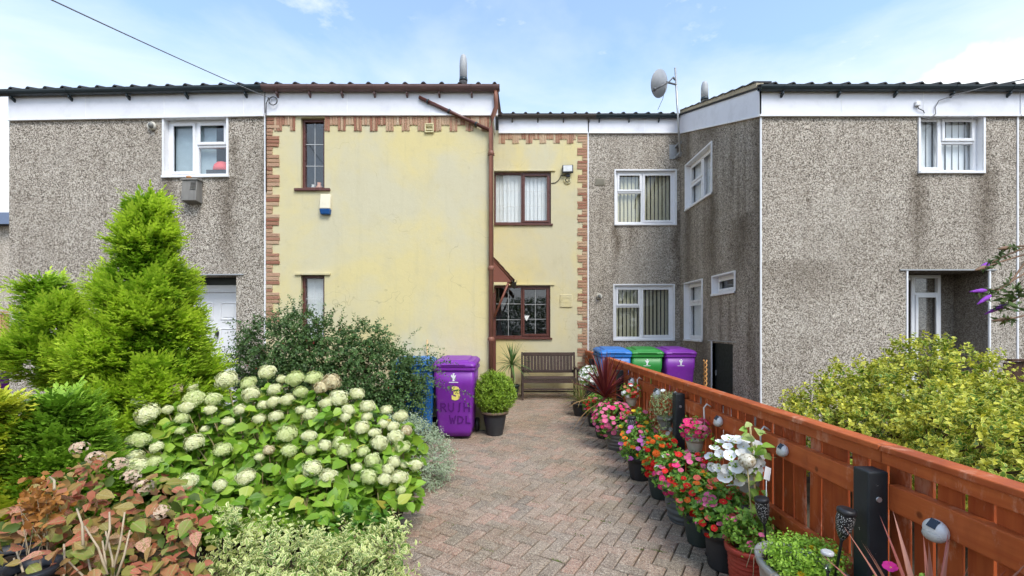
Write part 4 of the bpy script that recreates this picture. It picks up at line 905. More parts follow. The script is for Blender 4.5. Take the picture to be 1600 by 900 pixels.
def sprigs(Lv, Pn, D, length, nl, ls, lw, T=T_LEAF2, droop=.2, flat=False, spread=.9, taper=.35, tipc=None, stem=None, lift=.35):
    n = len(Pn); D = nrm(D); side = nrm(np.cross(D, nrm(np.array([[0.01, .02, 1]]) + rv(n, .25)))); upv = np.cross(side, D)
    length = np.broadcast_to(length, (n,))
    base_r = rng.random(n)
    for k in range(nl):
        t = (k + .6) / nl
        c = Pn + D * (length * t)[:, None] + np.array([0, 0, -1]) * (droop * t * t * length)[:, None]
        sg = 1 if k % 2 else -1
        if flat: dv = D * .85 + side * sg * spread + rv(n, .12); nv = upv + rv(n, .25)
        else:
            ph = k * 2.4 + rng.random(n) * 1.2; dv = D * .45 + (side * np.cos(ph)[:, None] + upv * np.sin(ph)[:, None]) * spread + np.array([0, 0, .15]); nv = np.array([[0, 0, 1.0]]) * lift * 2 + D * .5 + rv(n, .45)
        sz = ls * (1 - taper * t if not flat else (1.15 - .75 * t)) * rng.uniform(.75, 1.2, n)
        tp = None if tipc is None else np.clip(tipc * (.25 + .9 * t) + rng.normal(0, .1, n), 0, 1)
        Lv.put(T, c + rv(n, .004), dv, nv, sz, lw, tp, np.clip(base_r * .6 + rng.random(n) * .4, 0, 1))
    if flat: Lv.put(T, Pn + D * (length * .8)[:, None], D + rv(n, .05), upv, ls * .8, lw, None if tipc is None else np.ones(n) * min(1, tipc * 1.2), base_r)
def twigs(name, mat, parent, base, targets, r0=.012, bend=.15):
    m = MB()
    for tg in targets:
        b = Vector(base) + Vector((random.uniform(-.06, .06), random.uniform(-.06, .06), 0)); e = Vector(tg); mid = b.lerp(e, .5) + Vector((random.gauss(0, bend) * .3, random.gauss(0, bend) * .3, bend))
        m.tube([b, b.lerp(mid, .55) + Vector((0, 0, .02)), mid, e], [r0, r0 * .8, r0 * .6, r0 * .3], 5, cap=False)
    o = m.build(name, mat, parent); o['kind'] = 'stuff'; return o
def leaf_mesh(T, mat, name='leaf', w=1.0):
    V, Fc, e = T; me = bpy.data.meshes.new(name); me.from_pydata((V * np.array([1, w, 1])).tolist(), [], Fc); me.attributes.new('rim', 'FLOAT', 'POINT').data.foreach_set('value', e); me.materials.append(mat); me.update()
    for p in me.polygons: p.use_smooth = True
    return me
def leaf_objs(parent, me, Pn, D, N, S, off=(0, 0, 0), name='leaf'):
    X, Y, Z = frames(D, N)
    for i in range(len(Pn)):
        o = link(name, random.choice(me), parent); s = S[i] if hasattr(S, '__len__') else S
        M4 = Matrix(((*[X[i][0] * s, Y[i][0] * s, Z[i][0] * s], Pn[i][0] - off[0]), (*[X[i][1] * s, Y[i][1] * s, Z[i][1] * s], Pn[i][1] - off[1]), (*[X[i][2] * s, Y[i][2] * s, Z[i][2] * s], Pn[i][2] - off[2]), (0, 0, 0, 1)))
        o.matrix_basis = M4
def pos(o): return np.array(o.location)

# ------------------------------------------------------------------ conifers
CYP = leafmat('cypress', (.17, .32, .018), (.29, .50, .03), tip=(.60, .76, .065), trans=.42, rough=.55)
CYPB = leafmat('cypress_small', (.11, .24, .016), (.20, .38, .026), tip=(.38, .58, .055), trans=.28, rough=.55)
CYPY = leafmat('cypress_gold', (.27, .38, .018), (.40, .48, .028), tip=(.68, .66, .06), trans=.28, rough=.55)
def conifer(name, loc, label, cones, nlobe, nspray, mat, sl=.17, tipc=.75, group=None):
    """cones: (dx, dy, z0, z1, radius at the base, lean x)"""
    o = empty(name, loc, label, 'conifer', group); Lv = Leaves(); ax = 0
    for (dx, dy, z0, z1, rb, lean, fr) in cones:
        n = int(nlobe * fr); lob = []
        for i in range(n):
            f = rng.random() ** 1.25; h = z0 + (z1 - z0) * f; rr = rb * (1 - f) ** .72 * rng.uniform(.72, 1.12) + .02; a = rng.uniform(0, 2 * math.pi)
            lr = .07 + .16 * (1 - f) ** .6 * rng.uniform(.7, 1.25); lob.append((dx + lean * f + rr * math.cos(a), dy + rr * math.sin(a), h, lr, math.cos(a), math.sin(a), f))
        for (x, y, z, lr, ca_, sa_, f) in lob:
            m = max(10, int(nspray * fr * lr * lr / .035 / n * 2.2)); v = nrm(rv(m) + np.array([ca_ * .8, sa_ * .8, .25])); p = np.array([x, y, z]) + v * np.array([lr, lr, lr * 1.15]) * rng.uniform(.25, .85, m)[:, None]
            dirs = nrm(v * .55 + np.array([ca_ * .7, sa_ * .7, .62]) + rv(m, .16))
            sprigs(Lv, p, dirs, rng.uniform(.7, 1.2, m) * sl, 13, .062, .40, T_BLADE, droop=.22, flat=True, spread=.62, tipc=tipc * rng.uniform(.6, 1.25))
        m = int(nspray * fr * .7); f = rng.random(m); a = rng.uniform(0, 6.283, m); rr = rb * (1 - f) ** .72 * rng.uniform(.1, .75, m)
        p = np.stack([dx + lean * f + rr * np.cos(a), dy + rr * np.sin(a), z0 + (z1 - z0) * f], 1); dirs = np.stack([np.cos(a), np.sin(a), np.full(m, .3)], 1) + rv(m, .3)
        sprigs(Lv, p, dirs, sl, 9, .075, .42, T_BLADE, flat=True, spread=.6, tipc=.08)
    Lv.build('crown', mat, o)
    m = MB(); dx, dy, z0, z1, rb, lean, fr = cones[0]; m.tube([(0, 0, 0), (dx * .5, dy * .5, z0 + .2), (dx + lean * .5, dy, (z0 + z1) / 2), (dx + lean, dy, z1 - .1)], [.07, .06, .035, .008], 8)
    for (dx, dy, z0, z1, rb, lean, fr) in cones[1:]: m.tube([(0, 0, .25), (dx * .6, dy * .6, z0 * .7 + .1), (dx, dy, z0 + .2), (dx + lean, dy, z1 - .08)], [.045, .04, .03, .006], 7)
    m.build('trunk', BARK, o); return o
dC = 4.0
conifer('conifer', (px(222, dC), dC, gz(dC) - .1), 'large bright lime-green conifer in front of the pebbledash house', [(px(222, dC) - px(222, dC), 0, .15, pz(300, dC) - .03, .50, .05, .74), (px(128, dC) - px(222, dC), -.05, 1.15, pz(440, dC) + .06, .24, -.30, .13), (px(255, dC) - px(222, dC), -.05, .2, pz(470, dC), .24, .0, .12), (px(178, dC) - px(222, dC), .1, .5, pz(480, dC), .24, .0, .10)], 170, 5200, CYP, .17, 1.0)
dS = 3.0
conifer('conifer', (px(95, dS), dS, -.1), 'small mid-green conifer at the left below the big conifer', [(0, 0, .15, pz(612, dS) + .02, .25, .0, 1)], 60, 1300, CYPB, .14, .6)
conifer('conifer', (px(-18, 2.75), 2.75, -.1), 'small yellow-green conifer cut by the left edge', [(0, 0, .25, pz(612, 2.75), .20, .0, 1)], 50, 900, CYPY, .14, .8)

# ------------------------------------------------------------------ white hydrangea
HEADS = [(418,581,32),(354,594,38),(388,598,30),(461,591,34),(490,590,32),(518,597,30),(558,615,30),(574,635,27),(604,640,24),(626,650,24),(303,622,40),(333,624,28),(291,637,24),(328,640,24),(284,654,24),(356,658,22),(405,654,22),(431,651,22),(485,648,26),(393,616,30),(429,609,26),(427,628,26),(449,624,30),(510,630,24),(529,622,30),(503,605,28),(448,677,36),(483,681,26),(452,704,30),(486,703,22),(508,696,26),(531,692,26),(537,704,28),(565,668,30),(573,651,22),(593,692,32),(567,705,24),(614,666,26),(635,673,20),(618,683,28),(629,698,30),(615,722,26),(582,719,26),(649,726,24),(633,727,18),(303,692,38),(348,702,30),(405,714,20),(384,745,32),(488,732,32),(514,743,28),(576,745,26),(601,749,22),(624,745,32),(627,766,18),(293,752,36),(344,758,24),(420,703,18),(372,792,18),(222,625,34),(230,647,44),(270,610,32),(282,673,20),(217,687,36),(208,715,30),(173,732,34),(212,728,40),(240,722,26),(152,728,26),(147,745,18),(245,700,22),(262,640,18),(320,670,16),(545,640,22),(470,612,26),(540,652,18),(598,662,22),(585,676,20),(557,730,20),(606,733,24),(300,604,22),(440,592,20),(375,640,22),(412,633,20),(470,640,20)]
hyd = empty('hydrangea', (-1.75, 3.5, gz(3.5) - .08), 'broad hydrangea with creamy white flower heads left of the path', 'hydrangea'); ho = pos(hyd)
FLR = []
for nm, ca_, cb_, ct in (('cream', (.70, .69, .38), (.84, .83, .56), (.50, .58, .20)), ('lime', (.58, .64, .26), (.76, .78, .44), (.42, .54, .16)), ('buff', (.64, .54, .30), (.80, .74, .50), (.40, .22, .09))):
    t = NT('hydrangea_petal_' + nm); c = t.mix(t.attr('rnd'), ca_, cb_); c = t.mix(t.math('MULTIPLY', t.attr('tip'), .75), c, ct); t.fin(c, .7, .2)
    tl = t.n('ShaderNodeBsdfTranslucent'); t.set(tl.inputs[0], c); mm = t.n('ShaderNodeMixShader'); mm.inputs[0].default_value = .25; t.L(t.b.outputs[0], mm.inputs[1]); t.L(tl.outputs[0], mm.inputs[2]); t.L(mm.outputs[0], t.out.inputs[0]); FLR.append(t.m)
def head_mesh(mat, seed, n=230, flat=.72):
    r = np.random.default_rng(seed); Lv = Leaves(); i = np.arange(n) + .5; ph = np.arccos(1 - 1.55 * i / n); th = math.pi * (1 + 5 ** .5) * i
    v = np.stack([np.cos(th) * np.sin(ph), np.sin(th) * np.sin(ph), np.cos(ph)], 1); lump = 1 + .15 * np.sin(np.arctan2(v[:, 1], v[:, 0]) * 3 + seed) * np.sin(ph * 2) + .10 * np.sin(v[:, 0] * 9 + seed) * np.cos(v[:, 1] * 8) + r.normal(0, .07, n)
    p = v * lump[:, None] * np.array([.5, .5, .5 * flat]); a = nrm(np.cross(v, r.normal(0, 1, (n, 3)))); b = np.cross(v, a)
    tone = np.clip(r.normal(.55, .25, n), 0, 1); tip = np.clip(r.normal(.12, .2, n) + .5 * (v[:, 2] < -.1), 0, 1)
    for k in range(4):
        q = k * math.pi / 2; d = a * math.cos(q) + b * math.sin(q); Lv.put(T_LEAF2, p + d * .006, d + v * .30, v + r.normal(0, .15, (n, 3)), .088, .95, tip, tone)
    i2 = np.arange(70) * 3; a2 = nrm(np.cross(v[i2], r.normal(0, 1, (70, 3)))); b2 = np.cross(v[i2], a2)
    for k in range(4): q = k * math.pi / 2; d = a2 * math.cos(q) + b2 * math.sin(q); Lv.put(T_LEAF2, p[i2] * .86, d, v[i2], .15, 1.0, tip[i2], tone[i2] * .8)
    st = Leaves(); o = Lv.build('head_tmp', mat); me = o.data; bpy.data.objects.remove(o); me.name = 'flower_head'; return me
HM = [[head_mesh(m, 3 + 7 * j + k, 230, .52 + .12 * k) for k in range(3)] for j, m in enumerate(FLR)]
def hyd_d(x, y): return 2.95 + (800 - y) / 210 * 1.0 + .10 * math.sin(x * .021)
stems = MB(); hp = []
for (x, y, s_) in HEADS:
    d = hyd_d(x, y); p = P(x, y, d); hp.append(p); j = 2 if ((x, y) in ((420, 703), (518, 597), (503, 605), (635, 673), (270, 610)) ) else (1 if random.random() < .28 else 0)
    dia = s_ * d / F * random.uniform(.70, .88); o = link('flower_head', random.choice(HM[j]), hyd); tl_ = Vector((random.gauss(0, .22), -.42 + random.gauss(0, .16), 1)).normalized()
    o.location = p - hyd.location; o.rotation_euler = (tl_.to_track_quat('Z', 'Y').to_matrix() @ Matrix.Rotation(random.uniform(0, 6.28), 3, 'Z')).to_euler(); o.scale = (dia * random.uniform(.92, 1.08), dia * random.uniform(.92, 1.08), dia * random.uniform(.95, 1.2))
    b0 = Vector((p.x * .72 - .48 + random.uniform(-.1, .1), 3.6 + (d - 3.5) * .5, 0.0)) - hyd.location; e = p - hyd.location - tl_ * dia * .15
    stems.tube([b0, b0.lerp(e, .45) + Vector((0, 0, .10)), b0.lerp(e, .8) + Vector((0, 0, .05)), e], [.007, .006, .005, .0035], 5, cap=False)
for _ in range(70):
    x_, y_ = random.uniform(330, 640), random.uniform(650, 800); p_ = P(x_, y_, hyd_d(x_, y_) + .05) - hyd.location; b0 = p_ + Vector((random.uniform(-.12, .12), .10, -.35)); stems.tube([b0, b0.lerp(p_, .5) + Vector((.01, -.02, 0)), p_], [.005, .0045, .003], 5, cap=False)
so_ = stems.build('stem', plain('hydrangea_stem', (.30, .24, .11), .7, .2, .3, 9), hyd); so_['kind'] = 'stuff'
HYL = leafmat('hydrangea_leaf', (.09, .20, .014), (.24, .42, .035), tip=(.40, .55, .06), trans=.3, rough=.45, old=((.38, .34, .05), .965))
HYO = leafobj('hydrangea_leaf_big', [(.10, .21, .016), (.17, .34, .025), (.25, .44, .04), (.33, .50, .06), (.46, .46, .08)], .3, .45)
# leaves: a bank that follows the flower surface, hung a little below it
def hyd_leaf_pts(n, back=0.0):
    out = []
    while len(out) < n:
        x, y = rng.uniform(150, 655), rng.uniform(600, 830)
        top = 595 + .0012 * (x - 430) ** 2
        if y < top + 12 + back * 60: continue
        if x > 600 and y > 790: continue
        if x < 285 and y > 705 + (x - 150) * .42: continue
        d = hyd_d(x, y) + .09 + back + rng.normal(0, .04); out.append(P(x, y, d)[:])
    return np.array(out)
Lv = Leaves()
for back, n in ((.0, 750), (.12, 1000), (.30, 1100), (.55, 700)):
    p = hyd_leaf_pts(n, back); d = nrm(rv(n) * np.array([1, .7, .35]) + np.array([0, -.35, -.18])); nv = np.array([0, -.45, .9]) + rv(n, .6)
    Lv.put(T_LEAF8, p - ho, d, nv, rng.uniform(.06, .125, n), .85, np.clip(rng.normal(.12, .2, n), 0, 1) * (1 - back))
Lv.build('foliage', HYL, hyd)
p = hyd_leaf_pts(290, -.03); n = len(p); p = p + rv(n, .02); leaf_objs(hyd, [leaf_mesh(broad(7, .06), HYO, 'leaf', .95), leaf_mesh(broad(6, .04), HYO, 'leaf', .8)], p - ho, nrm(rv(n) * np.array([1, .6, .4]) + np.array([0, -.45, -.25])), np.array([0, -.5, .85]) + rv(n, .55), rng.uniform(.07, .125, n))

# ------------------------------------------------------------------ turning hydrangea, bottom left
red = empty('fading_hydrangea', (-1.62, 2.15, -.08), 'hydrangea with pink and rust-brown autumn leaves in the bottom corner', 'hydrangea'); ro = pos(red)
REDO = leafobj('autumn_leaf', [(.46, .07, .05), (.62, .17, .13), (.24, .32, .05), (.56, .20, .12), (.19, .30, .035), (.54, .11, .085), (.66, .32, .24), (.18, .27, .03), (.46, .05, .055)], .28, .5, blot=((.27, .20, .055), 14))
REDL = leafmat('autumn_foliage', (.30, .08, .04), (.52, .19, .11), tip=(.22, .32, .05), trans=.25, rough=.55, old=((.09, .14, .025), .8))
def red_pts(n, dd=0):
    out = []
    while len(out) < n:
        x, y = rng.uniform(-30, 325), rng.uniform(690, 960); top = 700 + .0028 * (x - 165) ** 2 if x < 165 else 700 + .0032 * (x - 165) ** 2 + (55 if x < 230 else 0)
        if y < top + rng.uniform(0, 30) or x < 70 and y < 790: continue
        d = 1.9 + (900 - y) / 200 * .55 + dd + rng.normal(0, .05); out.append(P(x, y, d)[:])
    return np.array(out)
me_r = [leaf_mesh(broad(7, .05), REDO, 'leaf', .75), leaf_mesh(broad(6, .03), REDO, 'leaf', .6)]
p = red_pts(230); n = len(p); leaf_objs(red, me_r, p - ro, nrm(rv(n) * np.array([1, .7, .4]) + np.array([0, -.3, -.2])), np.array([0, -.5, .9]) + rv(n, .4), rng.uniform(.045, .085, n))
Lv = Leaves(); p = np.concatenate([red_pts(420, .1), red_pts(380, .25)]); n = len(p); Lv.put(T_LEAF8, p - ro, nrm(rv(n) * np.array([1, .7, .5]) + np.array([0, -.2, -.2])), np.array([0, -.4, .9]) + rv(n, .5), rng.uniform(.04, .085, n), .7, np.clip(rng.normal(.3, .35, n), 0, 1)); Lv.build('foliage', REDL, red)
FADE = leafmat('faded_floret', (.55, .42, .28), (.70, .60, .44), tip=(.60, .34, .26), trans=.2, rough=.7)
for (x, y) in ((125, 700), (150, 715), (185, 725), (205, 745), (225, 760), (250, 800)):
    d = 1.9 + (900 - y) / 200 * .55 - .02; c = np.array(P(x, y, d)[:]) - ro; Lv = Leaves(); m_ = 34; v = nrm(rv(m_) + np.array([0, -.3, .5])); q = c + v * np.array([.042, .042, .03]); a_ = nrm(np.cross(v, rv(m_))); b2 = np.cross(v, a_); tn = rng.random(m_)
    for k in range(4): dv = a_ * math.cos(k * 1.571) + b2 * math.sin(k * 1.571); Lv.put(T_LEAF2, q, dv + v * .2, v, .012, .8, rng.random(m_) * .6, tn)
    Lv.build('flower_head', FADE, red, kind=None)
m = MB()
for (x0, y0, x1, y1) in ((180, 900, 165, 830), (168, 868, 132, 822), (172, 880, 195, 800), (178, 885, 203, 828), (150, 905, 105, 875), (140, 900, 137, 868), (163, 890, 160, 845), (95, 905, 100, 850), (60, 905, 62, 868), (40, 905, 26, 862), (20, 910, 22, 872), (165, 830, 171, 800), (130, 822, 120, 795), (85, 735, 78, 745)):
    a_, b2 = P(x0, y0 + 30, 1.93), P(x1, y1, 2.0); m.tube([a_ - red.location, a_.lerp(b2, .5) + Vector((.01, 0, .01)) - red.location, b2 - red.location], [.0055, .0045, .0035], 6)
m.build('stem', plain('dry_stem', (.42, .33, .22), .8, .2, .2, 14), red)['kind'] = 'stuff'
Lv = Leaves(); n = 260; p = np.array([P(rng.normal(62, 17), rng.normal(795, 24), 2.12 + rng.normal(0, .06))[:] for _ in range(n)]); 
rust = empty('withered_plant', (px(62, 2.12), 2.12, -.08), 'withered orange-brown plant clump at the left by the black pots', 'plant'); Lv.put(T_LEAF8, p - pos(rust), nrm(rv(n) + np.array([0, -.2, .3])), rv(n) + np.array([0, -.5, .6]), rng.uniform(.02, .05, n), .7, rng.random(n)); Lv.build('foliage', leafmat('rust_leaf', (.20, .065, .012), (.46, .19, .03), tip=(.36, .16, .04), trans=.2), rust)
twigs('stem', plain('dry_stem', (0, 0, 0)), rust, (0, 0, 0), [(random.gauss(0, .05), random.gauss(0, .04), .75 + random.random() * .15) for _ in range(12)], .004)

# ------------------------------------------------------------------ variegated shrubs
VAR1 = leafmat('euonymus_leaf', (.10, .22, .035), (.22, .36, .06), edge=((.78, .77, .36), .52), tip=(.66, .68, .24), trans=.25, rough=.42)
VAR2 = leafmat('pittosporum_leaf', (.10, .20, .06), (.20, .32, .11), edge=((.66, .70, .54), .52), tip=(.5, .58, .4), trans=.25, rough=.42)
T_VAR = T_LEAF8
def shrub(name, loc, label, lumps, n, sl, nl, ls, lw, mat, T=T_LEAF2, droop=.15, up=.35, rmin=.55, twr=.012, ntw=40, tipc=.2, cat='shrub', core=.5, twigmat=None):
    o = empty(name, loc, label, cat); Lv = Leaves(); lumps = [(np.array(c), np.array(r)) for c, r in lumps]
    p, nn = lump_points(lumps, n, rmin, up); p = p[p[:, 2] > .02] if True else p; nn = nn[:len(p)]
    p, nn = lump_points(lumps, n, rmin, up); k = p[:, 2] > .0; p, nn = p[k], nn[k]
    sprigs(Lv, p, nrm(nn + rv(len(p), .30)), rng.uniform(.6, 1.3, len(p)) * sl, nl, ls, lw, T, droop, tipc=tipc * rng.uniform(0, 1.7, len(p)))
    if core:
        p2, n2_ = lump_points(lumps, int(n * core), .2, up, .3); k = p2[:, 2] > 0; p2, n2_ = p2[k], n2_[k]; p2 = p2 * np.array([.86, .86, .9]); sprigs(Lv, p2, nrm(n2_ + rv(len(p2), .5)), sl * .8, max(3, nl // 2), ls * 1.1, lw, T, droop, tipc=0.0)
    Lv.build('foliage', mat, o); sel = rng.choice(len(p), min(ntw, len(p)), False); twigs('branch', twigmat or TWIG, o, (0, 0, 0), p[sel], twr); return o
shrub('variegated_shrub', (px(470, 2.2), 2.2, -.05), 'cream and green variegated shrub filling the bottom edge', [((-.10, 0, .33), (.36, .30, .28)), ((.22, .02, .36), (.26, .26, .25)), ((-.32, -.05, .24), (.24, .26, .24)), ((.02, -.1, .37), (.24, .22, .27)), ((-.2, .05, .46), (.1, .1, .18)), ((.37, .1, .45), (.1, .12, .19)), ((.36, -.22, .25), (.12, .2, .24)), ((-.36, .08, .5), (.07, .08, .27))], 1000, .12, 9, .036, .55, VAR1, T_VAR, tipc=.45)
shrub('variegated_shrub', (px(640, 4.55), 4.55, 0), 'silvery green variegated shrub spilling onto the paving beside the purple bin', [((0, 0, .30), (.38, .30, .32)), ((.16, .02, .26), (.27, .27, .27)), ((-.1, .1, .45), (.26, .22, .24)), ((.10, -.12, .2), (.28, .25, .22)), ((-.15, -.2, .15), (.26, .25, .2)), ((.15, .05, .46), (.12, .12, .14))], 1500, .10, 8, .026, .5, VAR2, T_VAR, tipc=.25)
# low leafy plants at the bed edge
shrub('bedding_plant', (px(545, 2.85), 2.85, 0), 'low bright green bedding plant between hydrangea and cream variegated shrub', [((0, 0, .22), (.28, .14, .22)), ((.18, .0, .2), (.14, .1, .2))], 130, .08, 6, .05, .8, leafmat('bedding_leaf', (.06, .16, .018), (.13, .28, .03), trans=.25), T_LEAF8)
o = empty('edging_stone', (px(604, 2.95) + .015, 3.0, gz(3)), 'pinkish rounded stone at the edge of the flower bed', 'stone'); m = MB(); m.ell((0, 0, .05), .075, .06, .07, 12, 8); sto = m.build('stone', plain('pink_stone', (.42, .28, .21), .85, .2, .2, 20, .5, 50), o)

# ------------------------------------------------------------------ cotoneaster in front of the yellow wall
COT = leafmat('cotoneaster_leaf', (.035, .085, .024), (.11, .20, .055), tip=(.18, .27, .085), trans=.2, rough=.4, old=((.34, .07, .035), .975))
dK = 5.75
lum = []
for (x, y, rx, ry) in ((440, 530, 52, 44), (500, 535, 60, 42), (560, 560, 62, 50), (600, 580, 50, 46), (628, 620, 24, 50), (570, 640, 70, 50), (520, 620, 90, 60), (420, 590, 52, 55), (645, 570, 22, 16), (465, 497, 26, 16), (390, 560, 24, 22), (575, 515, 26, 14)):
    lum.append(((px(x, dK) - px(530, dK), rng.uniform(-.15, .2), pz(y + 12, dK)), (rx * dK / F, .34, ry * dK / F)))
cot = shrub('cotoneaster', (px(530, dK), dK, 0), 'sprawling dark green small-leaved bush against the yellow wall', lum, 2500, .22, 13, .044, .66, COT, T_LEAF2, droop=.35, up=.25, rmin=.6, ntw=70, tipc=.25, core=.8)
Lv = Leaves()                       # loose arching shoots along the top and the right
for (x, y, dx, dz) in ((385, 510, -.4, .35), (430, 490, -.1, .7), (470, 485, .1, .8), (500, 492, .3, .7), (560, 508, .4, .7), (580, 502, .55, .5), (640, 535, .8, .4), (660, 545, .9, .3), (675, 560, 1, .1), (680, 580, 1, -.1), (690, 600, 1, -.2), (370, 545, -.9, .2), (520, 500, .2, .9), (615, 535, .5, .6), (450, 480, .2, .9), (372, 600, -.9, .1), (360, 590, -1, .25)):
    p = np.array([P(x, y + 12, dK - .25)[:]]) - pos(cot) + rv(1, .02); sprigs(Lv, np.repeat(p, 3, 0) + rv(3, .05), np.array([[dx, -.1, dz]] * 3) + rv(3, .22), .3, 18, .040, .62, T_LEAF2, droop=.3, tipc=.3)
Lv.build('shoots', COT, cot)
BER = plain('red_berry', (.45, .03, .02), .35); m = MB(); pp, _ = lump_points([(np.array(a_), np.array(b2)) for a_, b2 in lum], 110, .95, 0)
for q in pp:
    if q[2] > .3: m.ell(q + np.array([0, -.05, 0]), .008, .008, .008, 6, 4)
m.build('berry', BER, cot)['kind'] = 'stuff'

# ------------------------------------------------------------------ shrubs on the neighbour's side
GOLD = leafmat('golden_leaf', (.04, .12, .012), (.15, .29, .026), edge=((.80, .74, .13), .68), tip=(.76, .70, .07), trans=.25, rough=.45)
lg = []; dG = 4.3
for (x, y, d, rx, rz_) in ((1300, 672, 4.6, .36, .42), (1360, 640, 4.7, .36, .36), (1425, 610, 4.8, .28, .30), (1490, 645, 4.6, .40, .34), (1560, 662, 4.3, .42, .36), (1620, 680, 4.1, .5, .42), (1450, 690, 3.9, .5, .42), (1540, 730, 3.4, .5, .42), (1370, 700, 4.2, .42, .36), (1435, 560, 4.9, .12, .15), (1500, 582, 4.8, .13, .18), (1345, 595, 4.7, .15, .12), (1275, 650, 4.6, .16, .14), (1630, 760, 3.0, .5, .4), (1300, 690, 4.3, .3, .3)):
    lg.append(((px(x, d) - 3.9, d - 4.3, pz(y, d)), (rx, .45, rz_)))
shrub('golden_shrub', (3.9, 4.3, .02), 'yellow and green variegated shrub behind the fence', lg, 3100, .16, 10, .050, .76, GOLD, T_LEAF8, up=.3, rmin=.74, tipc=.55, core=.3, ntw=140)
bud = empty('butterfly_bush', (4.6, 3.7, .05), 'arching purple-flowered bush reaching in from the right edge', 'bush')
BLF = leafmat('buddleja_leaf', (.04, .085, .022), (.09, .16, .045), tip=(.16, .20, .07), trans=.2); Lv = Leaves(); mt = MB(); msp = MB()
dB = 3.6
for pts, purple in (([(1660, 360), (1612, 383), (1575, 398), (1536, 416)], 1), ([(1660, 385), (1605, 405), (1580, 440), (1535, 470)], 1), ([(1650, 420), (1600, 428), (1560, 452), (1525, 455)], 1), ([(1660, 400), (1600, 398), (1560, 410), (1530, 420)], 0), ([(1660, 440), (1610, 452), (1585, 470), (1552, 485)], 1), ([(1650, 480), (1605, 492), (1580, 498), (1562, 500)], 0), ([(1660, 380), (1590, 385), (1566, 388)], 0)):
    w3_ = [P(x, y, dB + random.uniform(-.1, .1)) - bud.location for x, y in pts]; mt.tube(w3_, [.007] * (len(w3_) - 1) + [.003], 5)
    a_, b2 = np.array(w3_[-2][:]), np.array(w3_[-1][:]); k = 26
    fr_ = rng.random(k); p = a_ + (b2 - a_) * fr_[:, None]; Lv.put(T_LEAF2, p, rv(k) + np.array([-.5, 0, -.3]), rv(k) + np.array([0, -.4, 1]), rng.uniform(.035, .10, k) * (.25 if not purple and fr_.mean() > 2 else .8), .35, rng.random(k))
    e, dv = w3_[-1], (w3_[-1] - w3_[-2]).normalized(); (msp if purple else mt).tube([e - dv * .09, e - dv * .05, e, e + dv * .06], [.010, .018, .014, .003], 7)
p = np.array([P(rng.normal(1590, 12), rng.normal(462, 12), dB)[:] for _ in range(60)]) - pos(bud); Lv.put(T_LEAF2, p, rv(60) + np.array([-.6, 0, -.3]), rv(60) + np.array([0, -.4, 1]), rng.uniform(.05, .12, 60), .34, rng.random(60))
Lv.build('foliage', BLF, bud); mt.tube([(0, 0, 0), (.05, 0, 1.0), (.02, -.05, 1.9), P(1660, 380, dB) - bud.location], [.03, .025, .018, .01], 7); mt.build('branch', plain('buddleja_stem', (.20, .12, .075), .8), bud)['kind'] = 'stuff'; msp.build('flower_spike', plain('purple_spike', (.26, .06, .42), .8, .2, .35, 60, .9, 90), bud)['kind'] = 'stuff'

# weeds and moss in the paving joints
Lv = Leaves()
for (x, y) in MOSS_SPOTS:
    d = F * EYE / (y - HY); c = np.array([px(x, d), d, gz(d) - .004]); n = int(rng.integers(20, 60)); u_ = np.array([math.cos(TH), math.sin(TH), 0]); p = c + u_ * rng.normal(0, .03, (n, 1)) + rv(n, .004) * np.array([1, 1, 0]); Lv.put(T_LEAF2, p, rv(n) * np.array([1, 1, .2]) + np.array([0, 0, .7]), rv(n) + np.array([0, 0, 1]), rng.uniform(.006, .018, n), .5)
wd = Lv.build('joint_weeds', leafmat('moss', (.06, .10, .012), (.15, .20, .03), trans=.2)); wd['label'] = 'small green weeds in the paving joints'
# ------------------------------------------------------------------ fences
FX = 1.70
FW = wood('fence_wood', (.36, .062, .014), (.50, .115, .028), (.24, .044, .012), 1.0, .6, 'Z', worn=((.62, .30, .19), .9))
FWY = wood('fence_wood_rail', (.40, .075, .017), (.54, .135, .034), (.29, .058, .015), 1.0, .55, 'Y', worn=((.64, .33, .21), .85))
PB_ = NT('post_paint'); v = PB_.noise(38, 4, .7); cc = PB_.mix(PB_.noise(9, 5), (.014, .018, .021), (.028, .034, .038)); cc = PB_.mix(PB_.rng(v, .70, .73), cc, (.5, .5, .48)); PB_.bump(PB_.noise(20, 5), .3, .006); POST = PB_.fin(cc, .5, .4)
gf = lambda d: 0.0
fence = empty('wooden_fence', (FX, 5, 0), 'red-brown stained picket fence with black posts along the right of the path', 'fence')
bmesh_board = [MB().box(-.006, .006, -.0480 + s_, .0480 - s_, .10, 1.03).mesh('board', FW) for s_ in (0, .002, .004)]
d = .75
while d < 9.9:
    o = link('board', random.choice(bmesh_board), fence, (.0065 + random.uniform(0, .006), d - 5, gf(d) + random.uniform(-.006, .004)), (random.gauss(0, .004), random.gauss(0, .006), random.gauss(0, .02)))
    d += .1125
posts = [2.03, 4.33, 6.63, 8.93]
edges = [.6] + posts + [9.95]
